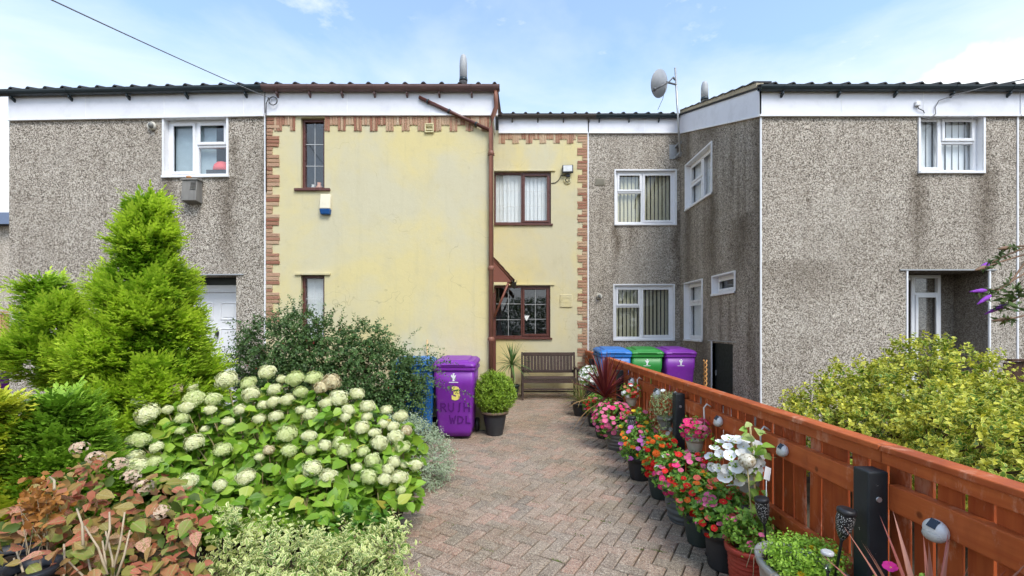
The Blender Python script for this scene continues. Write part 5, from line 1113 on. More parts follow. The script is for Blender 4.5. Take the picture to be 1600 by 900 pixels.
for a, b_ in zip(edges[:-1], edges[1:]):
    a2 = a + (.046 if a in posts else 0); b2 = b_ - (.046 if b_ in posts else 0); z = 0
    tl = 0.02
    for (z0, z1) in ((.80, .915), (.36, .46)):
        MB().hexa([(-.05, a2 - 5, z0 + gf(a)), (-.002, a2 - 5, z0 + gf(a)), (-.002, b2 - 5, z0 + gf(b_)), (-.05, b2 - 5, z0 + gf(b_)), (-.05, a2 - 5, z1 + gf(a)), (-.002, a2 - 5, z1 + gf(a)), (-.002, b2 - 5, z1 + gf(b_)), (-.05, b2 - 5, z1 + gf(b_))]).build('rail', FWY, fence, bevel=.006)
    MB().hexa([(-.058, a - 5, 1.046 + gf(a)), (.04, a - 5, 1.046 + gf(a)), (.04, b_ - 5 - .004, 1.046 + gf(b_)), (-.058, b_ - 5 - .004, 1.046 + gf(b_)), (-.054, a - 5, 1.072 + gf(a)), (.036, a - 5, 1.072 + gf(a)), (.036, b_ - 5 - .004, 1.072 + gf(b_)), (-.054, b_ - 5 - .004, 1.072 + gf(b_))]).build('capping', FWY, fence, bevel=.005)
    MB().hexa([(-.045, a - 5, .99 + gf(a)), (-.003, a - 5, .99 + gf(a)), (-.003, b_ - 5 - .004, .99 + gf(b_)), (-.045, b_ - 5 - .004, .99 + gf(b_)), (-.045, a - 5, 1.0455 + gf(a)), (-.003, a - 5, 1.0455 + gf(a)), (-.003, b_ - 5 - .004, 1.0455 + gf(b_)), (-.045, b_ - 5 - .004, 1.0455 + gf(b_))]).build('capping_batten', FWY, fence, bevel=.004)
    MB().box(-.012, .012, a2 - 5, b2 - 5, -.05 + gf(a), .095 + gf(a)).build('gravel_board', FWY, fence)
for i, pd in enumerate(posts):
    o = MB().box(-.135, -.045, -.045, .045, -.1, .965).build('post', POST, fence, bevel=.007); o.location = (0, pd - 5, gf(pd)); o['label'] = 'black painted fence post'
    k = MB(); k.rings([[(-.09 + .012 * math.cos(q), yy, .845 + .012 * math.sin(q)) for q in np.linspace(0, 6.283, 9)[:-1]] for yy in (-.051, -.044)], True, False); k.build('bolt', STEEL, o)
# left fence, mostly hidden by planting
LX = -3.86; lf = empty('wooden_fence', (LX, 3.5, 0), 'dark red-brown fence behind the conifers at the left', 'fence')
FWD = wood('fence_wood_dark', (.16, .032, .010), (.24, .055, .016), (.12, .026, .010), 1.0, .65, 'Z', worn=((.3, .15, .1), .5)); bb = MB().box(-.009, .009, -.058, .058, .02, .80).mesh('board', FWD)
d = 1.6
while d < 5.9: link('board', bb, lf, (-.01 + random.uniform(-.004, .004), d - 3.5, gz(d)), (0, random.gauss(0, .006), random.gauss(0, .015))); d += .123
MB().box(.002, .045, -1.9, 2.4, .62, .72).build('rail', FWD, lf, bevel=.005); MB().box(-.06, .07, -1.9, 2.4, .826, .855).build('capping', FWY, lf, bevel=.005)
for pd in (2.3, 4.3): MB().box(.05, .13, pd - 3.54, pd - 3.46, 0, .80).build('post', FWD, lf, bevel=.006)
# far fences
def panel_fence(name, x0, x1, d, h, z0, mat, label, pitch=.14):
    o = empty(name, ((x0 + x1) / 2, d, z0), label, 'fence'); me = MB().box(-pitch * .47, pitch * .47, 0, .02, 0, h).mesh('board', mat); x = x0
    while x < x1: link('board', me, o, (x - (x0 + x1) / 2, random.uniform(0, .006), random.uniform(-.01, .01))); x += pitch
    MB().box(-(x1 - x0) / 2, (x1 - x0) / 2, -.03, .05, h + .012, h + .04).build('capping', mat, o); return o
panel_fence('fence_panel', -12.5, px(22, 9), 9.0, pz(490, 9) - .1, .1, wood('pale_fence', (.50, .30, .14), (.60, .38, .19), (.42, .25, .12)), 'pale timber fence panel at the extreme left edge')
panel_fence('fence_panel', px(1577, 5.9), 8.0, 5.9, pz(566, 5.9) - .1, .1, wood('dark_fence', (.06, .028, .018), (.10, .05, .03), (.05, .025, .015)), 'dark brown fence end beside the golden shrub at the right edge', .12)

# ------------------------------------------------------------------ wheelie bins
def rrect(hw, hd, r, z, n=4, dy=0):
    out = []
    for cx, cy, a0 in ((hw - r, hd - r, 0), (-hw + r, hd - r, 90), (-hw + r, -hd + r, 180), (hw - r, -hd + r, 270)):
        for k in range(n + 1): a = R(a0 + 90 * k / n); out.append((cx + r * math.cos(a), cy + r * math.sin(a) + dy, z))
    return out
def emblem(mat):
    m = MB(); pts = [(-.012, -.045), (.012, -.045), (.01, -.02), (.022, .0), (.03, .028), (.012, .018), (.008, .034), (.016, .046), (.0, .05), (-.01, .04), (-.006, .02), (-.026, .034), (-.03, .012), (-.016, -.004), (-.008, -.02)]
    n = len(pts); m.add([(a, 0, b) for a, b in pts] + [(a, -.002, b) for a, b in pts], [list(range(n, 2 * n))] + [(i, (i + 1) % n, n + (i + 1) % n, n + i) for i in range(n)]); m.box(-.055, .055, -.002, 0, -.062, -.054); return m.mesh('emblem', mat)
EMB = emblem(plain('emblem_white', (.72, .72, .74), .6, .3, .1, 40))
def bin_(loc, col, label, rz=0, s=1.0, hinge_front=False, lidc=None):
    key = 'bin_' + '_'.join(str(int(c * 100)) for c in col)
    t = MATS.get(key)
    if not t:
        q = NT(key); f = q.noise(5, 5, .6, sc=(1, 1, .5)); c = q.mix(f, tuple(v * .8 for v in col), tuple(min(1, v * 1.2) for v in col)); c = q.mix(q.math('MULTIPLY', q.rng(q.noise(7, 6, .7), .55, .8), .25), c, (.35, .32, .3)); q.bump(q.noise(220, 2), .08, .002); t = q.fin(c, .42, .45); MATS[key] = t
    o = empty('wheelie_bin', loc, label, 'bin', 'wheelie bins', rz); o.scale = (s,) * 3
    m = MB(); sec = [(.215, .215, .03), (.225, .23, .10), (.235, .245, .16), (.262, .30, .70), (.270, .31, .73), (.274, .315, .93)]
    m.rings([rrect(a, b, .045, z) for a, b, z in sec], True, True)
    body = m.build('body', t, o); 
    m = MB(); m.rings([rrect(.278, .32, .05, .93), rrect(.293, .335, .055, .935), rrect(.295, .337, .055, .972), rrect(.285, .327, .05, .976)], True, True, sm=False); m.build('rim', t, body)
    m = MB(); L_ = [rrect(.297, .345, .05, .978), rrect(.300, .348, .055, 1.0), rrect(.292, .34, .06, 1.02), rrect(.262, .30, .06, 1.048)]
    lid = m.rings([[(x, y, z + (y + .34) * .06) for x, y, z in r] for r in L_], True, True, sm=False).build('lid', t, o, bevel=.006)
    MB().hexa([(-.20, -.275, 1.05), (.20, -.275, 1.05), (.20, .22, 1.085), (-.20, .22, 1.085), (-.185, -.25, 1.068), (.185, -.25, 1.068), (.185, .2, 1.103), (-.185, .2, 1.103)]).build('lid_panel', t, lid, bevel=.01)
    MB().box(-.17, .17, -.357, -.30, 1.0, 1.018).build('lid_lip', t, lid, bevel=.006)
    h = MB(); h.tube([(-.25, .36, .98), (.25, .36, .98)], .018, 8); h.box(-.27, -.23, .30, .375, .94, 1.0).box(.23, .27, .30, .375, .94, 1.0).box(-.02, .02, .30, .375, .94, 1.0); h.build('handle', t, o)
    for sx in (-1, 1):
        w_ = MB(); w_.rings([[(sx * xx, .24 + r * math.cos(q), .10 + r * math.sin(q)) for q in np.linspace(0, 6.283, 19)[:-1]] for xx, r in ((.235, .09), (.245, .10), (.28, .10), (.29, .085))], True, True); w_.build('wheel', BLACK, o)
    e = link('emblem', EMB, body, (0, -.3135, .84), (R(1.3), 0, 0)); e.scale = (1.15, 1, 1.15)
    return o, body
PURP, BLUEB, GREENB = (.185, .022, .31), (.022, .15, .46), (.024, .22, .035)
b3, body3 = bin_((px(714, 6.4), 6.4, gz(6.4) + .01), PURP, 'purple wheelie bin with yellow number 3 beside the clipped box ball', R(-2))
bin_((px(649, 6.4), 6.42, gz(6.4)), BLUEB, 'blue wheelie bin half hidden by the dark bush', R(8))
for x, col, lab in ((956, BLUEB, 'blue wheelie bin behind the fence, next to the brick quoins'), (1005, GREENB, 'green wheelie bin behind the fence between blue and purple bins'), (1053, PURP, 'purple wheelie bin behind the fence below the white windows')): bin_((px(x, 8.1), 8.1, .19), col, lab, R(random.uniform(-4, 3)), .95)
bin_((px(-22, 7.7), 7.7, .02), PURP, 'purple wheelie bin cut by the left edge, beside the house corner', R(4))
def bin_y(z): return -(.245 + (z - .16) / .54 * .055) - .0045 if z < .70 else -.314
NUM = plain('number_yellow', (.78, .66, .17), .6, .3, .04); t3 = text_mesh('3', .235, .002, NUM, .014)
o = link('house_number', t3, body3, (.03, bin_y(.545) - .001, .545), (R(90) + math.atan(.055 / .54), 0, 0)); o.scale = (1.0, 1, 1)
LET = plain('faded_purple_paint', (.095, .012, .16), .7, .2, .3, 30)
def strokes(txt, x0, z0, h, w_, sp, parent):
    G = {'R': [[(0, 0), (0, 1)], [(0, 1), (.7, .95), (.85, .75), (.7, .55), (0, .5)], [(.35, .5), (.95, 0)]], 'U': [[(0, 1), (.02, .25), (.4, 0), (.85, .2), (.9, 1)]], 'T': [[(.55, 1), (.5, .12), (.3, 0)], [(.45, 1), (.72, 1)]], 'H': [[(0, 0), (0, 1)], [(.85, 0), (.85, 1)], [(0, .5), (.85, .5)]], 'W': [[(0, 1), (.22, 0), (.45, .7), (.7, 0), (.95, 1)]], 'D': [[(.1, 0), (.1, .95), (.7, .85), (.9, .5), (.7, .12), (.1, 0)]], 'L': [[(.2, .95), (.15, .05), (.8, .05)]]}
    x = x0
    for i, ch in enumerate(txt):
        m = MB(); th = .0105
        for ln in G[ch]:
            for a, b_ in zip(ln[:-1], ln[1:]):
                a = (a[0] + random.gauss(0, .03), a[1] + random.gauss(0, .03)); p0 = (x + a[0] * w_, z0 + a[1] * h); p1 = (x + b_[0] * w_, z0 + b_[1] * h); dx, dz = p1[0] - p0[0], p1[1] - p0[1]; l = math.hypot(dx, dz); nx, nz_ = -dz / l * th, dx / l * th; ex, ez = dx / l * th * .5, dz / l * th * .5
                q = [(p0[0] + nx - ex, p0[1] + nz_ - ez), (p0[0] - nx - ex, p0[1] - nz_ - ez), (p1[0] - nx + ex, p1[1] - nz_ + ez), (p1[0] + nx + ex, p1[1] + nz_ + ez)]
                off = .0012 + .0006 * random.random(); m.add([(u_, bin_y(v_) - off, v_) for u_, v_ in q] + [(u_, bin_y(v_) + .002, v_) for u_, v_ in q], [(0, 1, 2, 3), (0, 4, 5, 1), (1, 5, 6, 2), (2, 6, 7, 3), (3, 7, 4, 0)])
        m.build('painted_letter', LET, parent); x += sp
strokes('RUTH', -.175, .375, .115, .075, .105, body3); strokes('WDL', -.06, .21, .105, .085, .105, body3)
MB().tube([(.0, 0, .0), (0, -.02, 1.33)], .013, 8).build('broom_handle', plain('broom_wood', (.52, .36, .18), .6)).location = (px(668, 6.75), 6.75, gz(6.7)); tag(bpy.data.objects['broom_handle'], 'pale wooden broom handle leaning on the wall behind the blue bin', 'broom')

# ------------------------------------------------------------------ pots
def potmat(c): return plain('pot_%d_%d_%d' % tuple(int(v * 100) for v in c), c, .5, .4, .15, 9, .15, 50, dirt=.2)
def pot(loc, r, h, col, ribs=0, rim=.02, taper=.74, name='plant_pot', label='', sy=1.0, flare=0.0, parent=None):
    o = parent or empty(name, loc, label, 'plant pot'); m = MB(); pr = [(r * taper * .96, 0), (r * taper, .01)]; n = 26 if ribs else 6
    for i in range(n + 1):
        f = i / n; rr = r * (taper + (1 - taper) * (f ** .8)); rr += (.011 * abs(math.sin(f * math.pi * ribs)) - .006) if ribs else 0; pr.append((rr, .012 + f * (h - .05)))
    pr += [(r + rim, h - .038), (r + rim + .004, h - .006), (r + rim - .003, h), (r - .008, h), (r - .014, h - .035)]
    m.lathe(pr, 28, sy=sy, cap1=False); m.build('pot', potmat(col), o)
    MB().lathe([(r - .012, h - .05), (r * .5, h - .03), (.01, h - .025)], 20, sy=sy, cap0=False).build('soil', SOIL, o); return o
BLK, DGREY, TAUPE, DGREEN, REDP, GREYB, TERR = (.022, .022, .024), (.10, .105, .105), (.135, .125, .11), (.028, .04, .035), (.30, .035, .02), (.36, .345, .32), (.40, .20, .12)
PETS = {}
def flower_mesh(col, kind='imp'):
    key = (col, kind)
    if key in PETS: return PETS[key]
    t = NT('petal_%s_%d_%d_%d' % (kind, *[int(c * 100) for c in col])); r = t.oinfo(); c = t.mix(r, tuple(v * .75 for v in col), tuple(min(1, v * 1.2 + .01) for v in col)); t.fin(c, .6, .2)
    tl = t.n('ShaderNodeBsdfTranslucent'); t.set(tl.inputs[0], c); mm = t.n('ShaderNodeMixShader'); mm.inputs[0].default_value = .25; t.L(t.b.outputs[0], mm.inputs[1]); t.L(tl.outputs[0], mm.inputs[2]); t.L(mm.outputs[0], t.out.inputs[0])
    cen = plain('flower_centre', (.55, .45, .08), .7); m = MB()
    if kind in ('imp', 'pet'):
        n = 5
        for k in range(n):
            a0 = 2 * math.pi * k / n; pts = [(.0, 0, 0)]; cup = .02 if kind == 'imp' else .16
            for j in range(7):
                a = a0 + (j - 3) / 3 * (math.pi / n) * 1.12; rr = .5 * (.72 + .28 * math.cos((j - 3) / 3 * 1.15)) * (1 - .06 * (j == 3)); pts.append((rr * math.cos(a), rr * math.sin(a), cup * rr * 2 + .02 * math.sin(k * 2.1 + j) + .012 * (k % 2)))
            m.add(pts, [(0, j, j + 1) for j in range(1, 7)], 0, True)
        m.lathe([(.07, .01), (.05, .05), (.01, .06)], 6, mi=1, cap0=False)
    elif kind == 'mari':
        for ring, (rr, z, n) in enumerate(((.5, .05, 11), (.38, .14, 9), (.25, .21, 7), (.12, .25, 5))):
            for k in range(n):
                a = 2 * math.pi * (k + .5 * (ring % 2)) / n; w_ = math.pi / n * 1.25; m.add([(.04 * math.cos(a), .04 * math.sin(a), z - .06), (rr * .8 * math.cos(a - w_), rr * .8 * math.sin(a - w_), z), (rr * math.cos(a), rr * math.sin(a), z - .03), (rr * .8 * math.cos(a + w_), rr * .8 * math.sin(a + w_), z)], [(0, 1, 2), (0, 2, 3)])
    me = m.mesh('flower', [t.m, cen]); PETS[key] = me; return me
PINKF, HOT, CORAL, REDF, WHITEF, ORANGE, YEL, MAUVE, MAG = (.84, .17, .34), (.84, .04, .20), (.82, .16, .12), (.70, .02, .015), (.82, .82, .82), (.85, .17, .02), (.85, .55, .02), (.62, .16, .55), (.66, .03, .28)
LG = {}
def foliage_mat(kind):
    if kind not in LG:
        a, b_ = {'imp': ((.075, .18, .025), (.19, .36, .05)), 'lime': ((.20, .38, .03), (.34, .52, .06)), 'grey': ((.16, .22, .09), (.30, .36, .16)), 'mid': ((.10, .22, .024), (.22, .38, .05))}[kind]; LG[kind] = leafmat('pot_foliage_' + kind, a, b_, tip=tuple(v * 1.3 for v in b_), trans=.25, rough=.42)
    return LG[kind]
def planted(label, x, d, X=None, r=.14, h=.25, col=BLK, ribs=0, fl=(), nf=24, fr=.24, fh=.2, leaf=.045, nl=230, kind='imp', fs=.045, z=None, lw=.75, name='flower_pot', fk='imp', dx=0, dy=0, rim=.016, taper=.74, sy=1, cat='flower pot', group='potted flowers along the fence', clusters=None, trail=0):
    X = px(x, d) if X is None else X; z = gz(d) if z is None else z
    o = empty(name, (X, d, z), label, cat, group); pot((0, 0, 0), r, h, col, ribs, rim, taper, parent=o, sy=sy)
    fr = fr * .88; Lv = Leaves(); lum = [(np.array([dx, dy, h + fh * .48]), np.array([fr, fr, fh * .62])), (np.array([dx + fr * .4, dy - .02, h + fh * .6]), np.array([fr * .55, fr * .6, fh * .5])), (np.array([dx - fr * .42, dy - fr * .2, h + fh * .38]), np.array([fr * .6, fr * .6, fh * .5]))]
    if trail: lum.append((np.array([dx - fr * .3, dy - fr * .3, h - trail * .3]), np.array([fr * .5, fr * .4, trail * .7])))
    p, nn = lump_points(lum, nl, .45, .5, .6); sprigs(Lv, p, nn, .05, 4, leaf, lw, T_LEAF8 if leaf > .022 else T_LEAF2, .1, tipc=.3); Lv.build('foliage', foliage_mat(kind), o)
    if fl:
        p, nn = lump_points(lum, nf * 30, .98, .35, .9); k = (nn[:, 1] < .15) & (p[:, 2] > h - .04 - trail); p, nn = p[k], nn[k]; acc = []
        for i in range(len(p)):
            if len(acc) >= int(nf * 1.7): break
            if all(((p[i] - p[j]) ** 2).sum() > (fs * .66) ** 2 for j in acc): acc.append(i)
        p, nn = p[acc], nn[acc]
        for i in range(len(p)):
            c = fl[min(len(fl) - 1, int((math.sin(p[i][0] * 23 + p[i][2] * 17 + d) * .5 + .5) * len(fl)))] if random.random() < .7 else random.choice(fl)
            q = link('flower', flower_mesh(c, fk), o, p[i] + nn[i] * .012); v = Vector(nn[i] + np.array([0, -.35, .15]) + rng.normal(0, .22, 3)); q.rotation_euler = v.to_track_quat('Z', 'Y').to_euler(); s9 = fs * random.uniform(.9, 1.38); q.scale = (s9, s9 * random.uniform(.6, 1.0), s9)
    return o
PF = planted
PF('far dark pot of red flowers trailing beside the dry grass near the bench', 935, 6.95, 1.32, .14, .22, BLK, fl=(HOT, REDF, PINKF), nf=14, fr=.2, fh=.2, fs=.055)
PF('ribbed grey pot of pink busy lizzies, farthest of the ribbed pots', 966, 5.75, 1.36, .15, .27, TAUPE, 5, fl=(PINKF, HOT, PINKF), nf=36, fr=.27, fh=.28, fs=.06, dx=-.06, trail=.08)
PF('dark pot of pink and red flowers against the fence behind the black torch light', 1000, 5.25, 1.46, .12, .24, BLK, fl=(PINKF, HOT, REDF, YEL), nf=22, fr=.2, fh=.30, fs=.055)
PF('black pot of mauve and pink busy lizzies with white plant tag', 1003, 4.68, 1.34, .125, .24, BLK, fl=(MAUVE, PINKF, MAUVE, ORANGE), nf=26, fr=.22, fh=.26, fs=.055)
PF('dark pot of orange marigolds between two pots of busy lizzies', 1043, 4.2, 1.40, .12, .22, DGREEN, fl=(ORANGE, ORANGE, REDF), nf=22, fr=.17, fh=.30, fs=.06, fk='mari')
PF('large ribbed grey pot of pink, red and white flowers by the black post', 1075, 3.72, 1.42, .15, .26, DGREY, 4, fl=(HOT, PINKF, WHITEF, REDF, PINKF), nf=38, fr=.25, fh=.26, fs=.052, trail=.05)
PF('dark green pot of coral and yellow flowers next to the large ribbed pot', 1108, 3.35, 1.40, .115, .24, DGREEN, fl=(CORAL, ORANGE, YEL, REDF), nf=22, fr=.18, fh=.24, fs=.048)
PF('square-shouldered black pot of red busy lizzies beside the red pot', 1142, 3.03, 1.42, .11, .25, BLK, fl=(REDF, CORAL, PINKF), nf=26, fr=.19, fh=.22, fs=.048, taper=.85)
PF('ribbed red pot with small green plant in front of the fence', 1180, 2.74, 1.44, .115, .29, REDP, 9, fl=(PINKF, PINKF), nf=7, fr=.13, fh=.16, fs=.036, leaf=.03, kind='mid', taper=.85)
trough = planted('grey tub overflowing with lime-green creeping foliage by the nearest post', 1262, 2.18, 1.41, .165, .46, GREYB, fl=(YEL,), nf=3, fr=.17, fh=.10, leaf=.02, nl=900, kind='lime', fs=.03, sy=1.6, fk='mari', rim=.012)
# twiggy trailing stems over the tub rim
m = MB()
for i in range(9):
    a = random.uniform(2.4, 4.4); x0, y0 = .17 * math.cos(a), .26 * math.sin(a); m.tube([(x0 * .9, y0 * .9, .47), (x0 * 1.15, y0 * 1.1, .46), (x0 * 1.22 + random.gauss(0, .02), y0 * 1.15, .38 - random.random() * .1)], .002, 4)
m.build('trailing_stem', plain('dry_stem', (0, 0, 0)), trough)['kind'] = 'stuff'
# black pot with clipped ball, spiky plant, bench
ball = empty('box_ball', (px(773, 6.45), 6.45, gz(6.45)), 'clipped round box bush in a black terracotta-rimmed pot beside the purple bin', 'potted bush', None)
pot((0, 0, 0), .165, .33, (.03, .03, .032), 0, .022, .68, parent=ball); MB().lathe([(.166, .302), (.190, .304), (.194, .33), (.186, .338), (.16, .336)], 28, cap0=False, cap1=False).build('pot_rim', potmat((.30, .20, .14)), ball)
Lv = Leaves(); p, nn = lump_points([(np.array([0, 0, .58]), np.array([.27, .27, .28]))], 3600, .55, .1); nn_f = nn; p = p * (1 + .03 * np.sin(p[:, :1] * 31) * np.sin(p[:, 2:] * 27)); sprigs(Lv, p, nrm(nn + rv(len(p), .25) + np.array([0, 0, .25])), .06, 7, .026, .66, T_LEAF2, .05, tipc=.75); Lv.build('crown', leafmat('box_leaf', (.07, .16, .012), (.15, .27, .02), tip=(.34, .48, .04), trans=.25, rough=.42), ball)
MB().tube([(0, 0, .28), (0, 0, .5)], .02, 6).build('trunk', BARK, ball)
def blade_mesh(L_, w_, droop, mat, n=7, name='leaf', curl=.0):
    m = MB(); V = []
    for i in range(n + 1):
        f = i / n; ww = w_ * (1 - f ** 2.2) * (.55 + .9 * f if f < .5 else 1.0) ; x = L_ * f * (1 - .12 * droop * f); z = -droop * L_ * f * f * .55
        V += [(x, ww / 2, z + ww * .28), (x, 0, z), (x, -ww / 2, z + ww * .28)]
    Fc = []
    for i in range(n):
        b = i * 3; Fc += [(b, b + 1, b + 4, b + 3), (b + 1, b + 2, b + 5, b + 4)]
    m.add(V, Fc, 0, True); me = m.mesh(name, mat); me.attributes.new('rim', 'FLOAT', 'POINT').data.foreach_set('value', [1.0] * len(V)); return me
def spiky(parent, base, n, L_, w_, mats, el=(10, 85), seed=1):
    rr = random.Random(seed); M_ = [blade_mesh(L_ * s_, w_, dr, mt_) for mt_ in mats for s_, dr in ((1, .15), (.85, .45), (1.05, .8))]
    for i in range(n):
        e = R(el[0] + (el[1] - el[0]) * (i + .5) / n + rr.gauss(0, 4)); a = i * 2.39996 + rr.gauss(0, .15); k = 0 if e > R(60) else (1 if e > R(32) else 2)
        o = link('leaf', M_[k + 3 * rr.randrange(len(mats))], parent, base, (0, -e, a)); s_ = rr.uniform(.85, 1.1); o.scale = (s_, s_, s_)
YUC = leafobj('yucca_leaf', [(.05, .12, .035), (.10, .20, .05), (.15, .26, .08)], .12, .4)
yk = empty('yucca', (px(800, 9.2), 9.2, gz(9.2)), 'spiky green yucca in a dark pot left of the bench', 'potted plant'); pot((0, 0, 0), .14, .30, DGREEN, 0, .014, .75, parent=yk); MB().tube([(0, 0, .25), (.01, 0, .5), (0, 0, .70)], .035, 8).build('trunk', BARK, yk); spiky(yk, (0, 0, .70), 64, .50, .028, [YUC], (-18, 84), 2)
CORD = leafobj('cordyline_leaf', [(.085, .012, .016), (.16, .02, .022), (.21, .045, .028), (.12, .012, .022)], .2, .4); CORD2 = leafobj('cordyline_dry', [(.42, .24, .11), (.48, .28, .12), (.35, .15, .07)], .2, .5)
cy = empty('cordyline', (px(945, 6.3), 6.3, gz(6.3)), 'red-leaved spiky cordyline in front of the fence', 'potted plant'); pot((0, 0, 0), .15, .26, BLK, 0, .014, .75, parent=cy); MB().tube([(0, 0, .2), (0, -.01, .56)], .03, 8).build('trunk', plain('cordyline_stem', (.22, .07, .045), .8), cy); spiky(cy, (0, -.01, .54), 60, .66, .042, [CORD], (25, 88), 5); spiky(cy, (0, -.01, .50), 13, .62, .032, [CORD2], (-35, 25), 6)
cy2 = empty('cordyline', (1.42, 1.52, 0), 'pinkish cordyline leaves rising at the bottom right corner', 'potted plant'); pot((0, 0, 0), .13, .24, BLK, parent=cy2); spiky(cy2, (0, 0, .40), 26, .52, .026, [leafobj('cordyline_pink', [(.34, .12, .09), (.46, .22, .16), (.28, .08, .07)], .2, .4)], (35, 88), 9); MB().tube([(0, 0, .2), (0, 0, .42)], .022, 8).build('trunk', plain('cordyline_stem', (0, 0, 0)), cy2)
gr = empty('dry_grass', (px(908, 7.7), 7.7, gz(7.7)), 'arching straw and green grass clump in a pot at the end of the fence', 'potted grass'); pot((0, 0, 0), .15, .22, BLK, parent=gr)
GRM = [leafobj('grass_straw', [(.50, .36, .17), (.44, .33, .13), (.30, .30, .08)], .2, .6), leafobj('grass_green', [(.14, .22, .05), (.24, .28, .07)], .2, .5)]; spiky(gr, (0, 0, .22), 95, .46, .010, GRM, (8, 84), 12)
# bench
BW = wood('bench_wood', (.062, .040, .034), (.095, .062, .052), (.05, .033, .028), 1.0, .6, 'X'); bn = empty('garden_bench', (px(858, 9.35), 9.35, gz(9.35)), 'dark brown slatted wooden bench against the yellow wall', 'bench'); W_ = .55
def bpart(name, *a, bevel=.004): 
    m = MB()
    for q in a: m.box(*q)
    return m.build(name, BW, bn, bevel=bevel)
for sx in (-1, 1):
    x0, x1 = (sx * W_ - .02, sx * W_ + .02); bpart('leg', (x0, x1, -.27, -.225, 0, .60)); bpart('leg', (x0, x1, .20, .245, 0, .44)); m = MB(); m.hexa([(x0, .19, .441), (x1, .19, .441), (x1, .235, .441), (x0, .235, .441), (x0, .26, .93), (x1, .26, .93), (x1, .295, .93), (x0, .295, .93)]); m.build('back_post', BW, bn, bevel=.004)
    bpart('armrest', (x0 - .01, x1 + .01, -.30, .22, .601, .628)); bpart('side_rail', (x0 + .004, x1 - .004, -.224, .199, .34, .40)); bpart('side_rail', (x0 + .006, x1 - .006, -.224, .199, .12, .155))
bpart('front_rail', (-W_ + .021, W_ - .021, -.262, -.24, .34, .405)); bpart('stretcher', (-W_ + .021, W_ - .021, -.05, -.02, .125, .155)); bpart('front_stretcher', (-W_ + .021, W_ - .021, -.26, -.24, .20, .232))
for i in range(6): bpart('seat_slat', (-W_ + .021, W_ - .021, -.27 + i * .078, -.27 + i * .078 + .06, .41, .432))
m = MB(); m.box(-W_ + .021, W_ - .021, .262, .29, .85, .925); m.build('top_rail', BW, bn, bevel=.008); m = MB(); m.box(-W_ + .021, W_ - .021, .218, .245, .50, .56); m.build('lower_rail', BW, bn, bevel=.005)
for i in range(15): x = -W_ + .07 + i * (2 * W_ - .14) / 14; m = MB(); m.hexa([(x - .031, .224, .561), (x + .031, .224, .561), (x + .031, .240, .561), (x - .031, .240, .561), (x - .031, .266, .849), (x + .031, .266, .849), (x + .031, .282, .849), (x - .031, .282, .849)]); m.build('back_slat', BW, bn)

# ------------------------------------------------------------------ pots hooked on the fence rail
HK = plain('hook_wire', (.62, .60, .56), .4, .5)
def hanging(label, d, zc, col, **k):
    X = FX - .16; o = planted(label, 0, d, X, .072, .13, col, z=zc, rim=.006, taper=.72, cat='hanging pot', name='hanging_pot', group='pots hooked on the fence rail', **k)
    m = MB(); hz = .915 - zc; m.tube([(.06, 0, .115), (.085, 0, .16), (.075, 0, hz + .01), (.10, 0, hz + .04), (.135, 0, hz + .015)], .007, 6); m.build('hook', HK, o); return o
hanging('fence pot of hot pink geraniums just past the second post', 3.78, .56, (.36, .33, .28), fl=(HOT, HOT, PINKF), nf=26, fr=.115, fh=.12, fs=.055, leaf=.03, nl=60)
hanging('fence pot of large white petunias', 2.93, .54, (.30, .30, .29), fl=(WHITEF,), nf=22, fr=.16, fh=.18, fs=.072, leaf=.03, nl=110, fk='pet', dx=-.10, dy=-.02, trail=.05, kind='mid')
hanging('fence pot with trailing grey-green plant left of the second post', 4.5, .58, (.20, .19, .17), fl=(WHITEF,), nf=3, fr=.15, fh=.22, leaf=.022, nl=330, kind='grey', fs=.05, trail=.22, fk='pet')
hanging('fence pot of small red and white flowers behind the cordyline', 5.75, .60, (.42, .37, .28), fl=(REDF, WHITEF, CORAL), nf=14, fr=.12, fh=.12, fs=.05, leaf=.03, nl=70, kind='mid')
PF('white petunias in a raised pot beside the bench end', 919, 8.0, 1.40, .11, .50, BLK, fl=(WHITEF,), nf=30, fr=.17, fh=.26, fs=.075, fk='pet', taper=.8)
PF('clump of red and orange flowers spilling at the foot of the dry grass', 940, 7.25, 1.42, .12, .2, BLK, fl=(CORAL, REDF, HOT), nf=20, fr=.2, fh=.2, fs=.06)
# climbing plant
cl = empty('climbing_plant', (1.50, 2.80, gz(2.8)), 'tall pale green climber with big leaves up a cane by the nearest post', 'climber'); MB().tube([(0, 0, 0), (.01, -.02, .5), (-.02, 0, 1.0)], .006, 6).build('cane', plain('cane', (.40, .32, .16), .7), cl)
n = 60; tt = rng.uniform(.25, 1.02, n); p = np.stack([-.01 + rng.normal(0, .045, n), -.03 + rng.normal(0, .04, n), tt], 1); leaf_objs(cl, [leaf_mesh(broad(6, .05), leafobj('climber_leaf', [(.18, .34, .03), (.28, .44, .06), (.42, .48, .16), (.14, .28, .03)], .3, .45), 'leaf', .8)], p, rv(n) * np.array([1, .7, .4]) + np.array([-.1, -.4, -.1]), np.array([0, -.5, .8]) + rv(n, .35), rng.uniform(.045, .085, n))
pot((0, 0, 0), .09, .2, BLK, parent=cl)
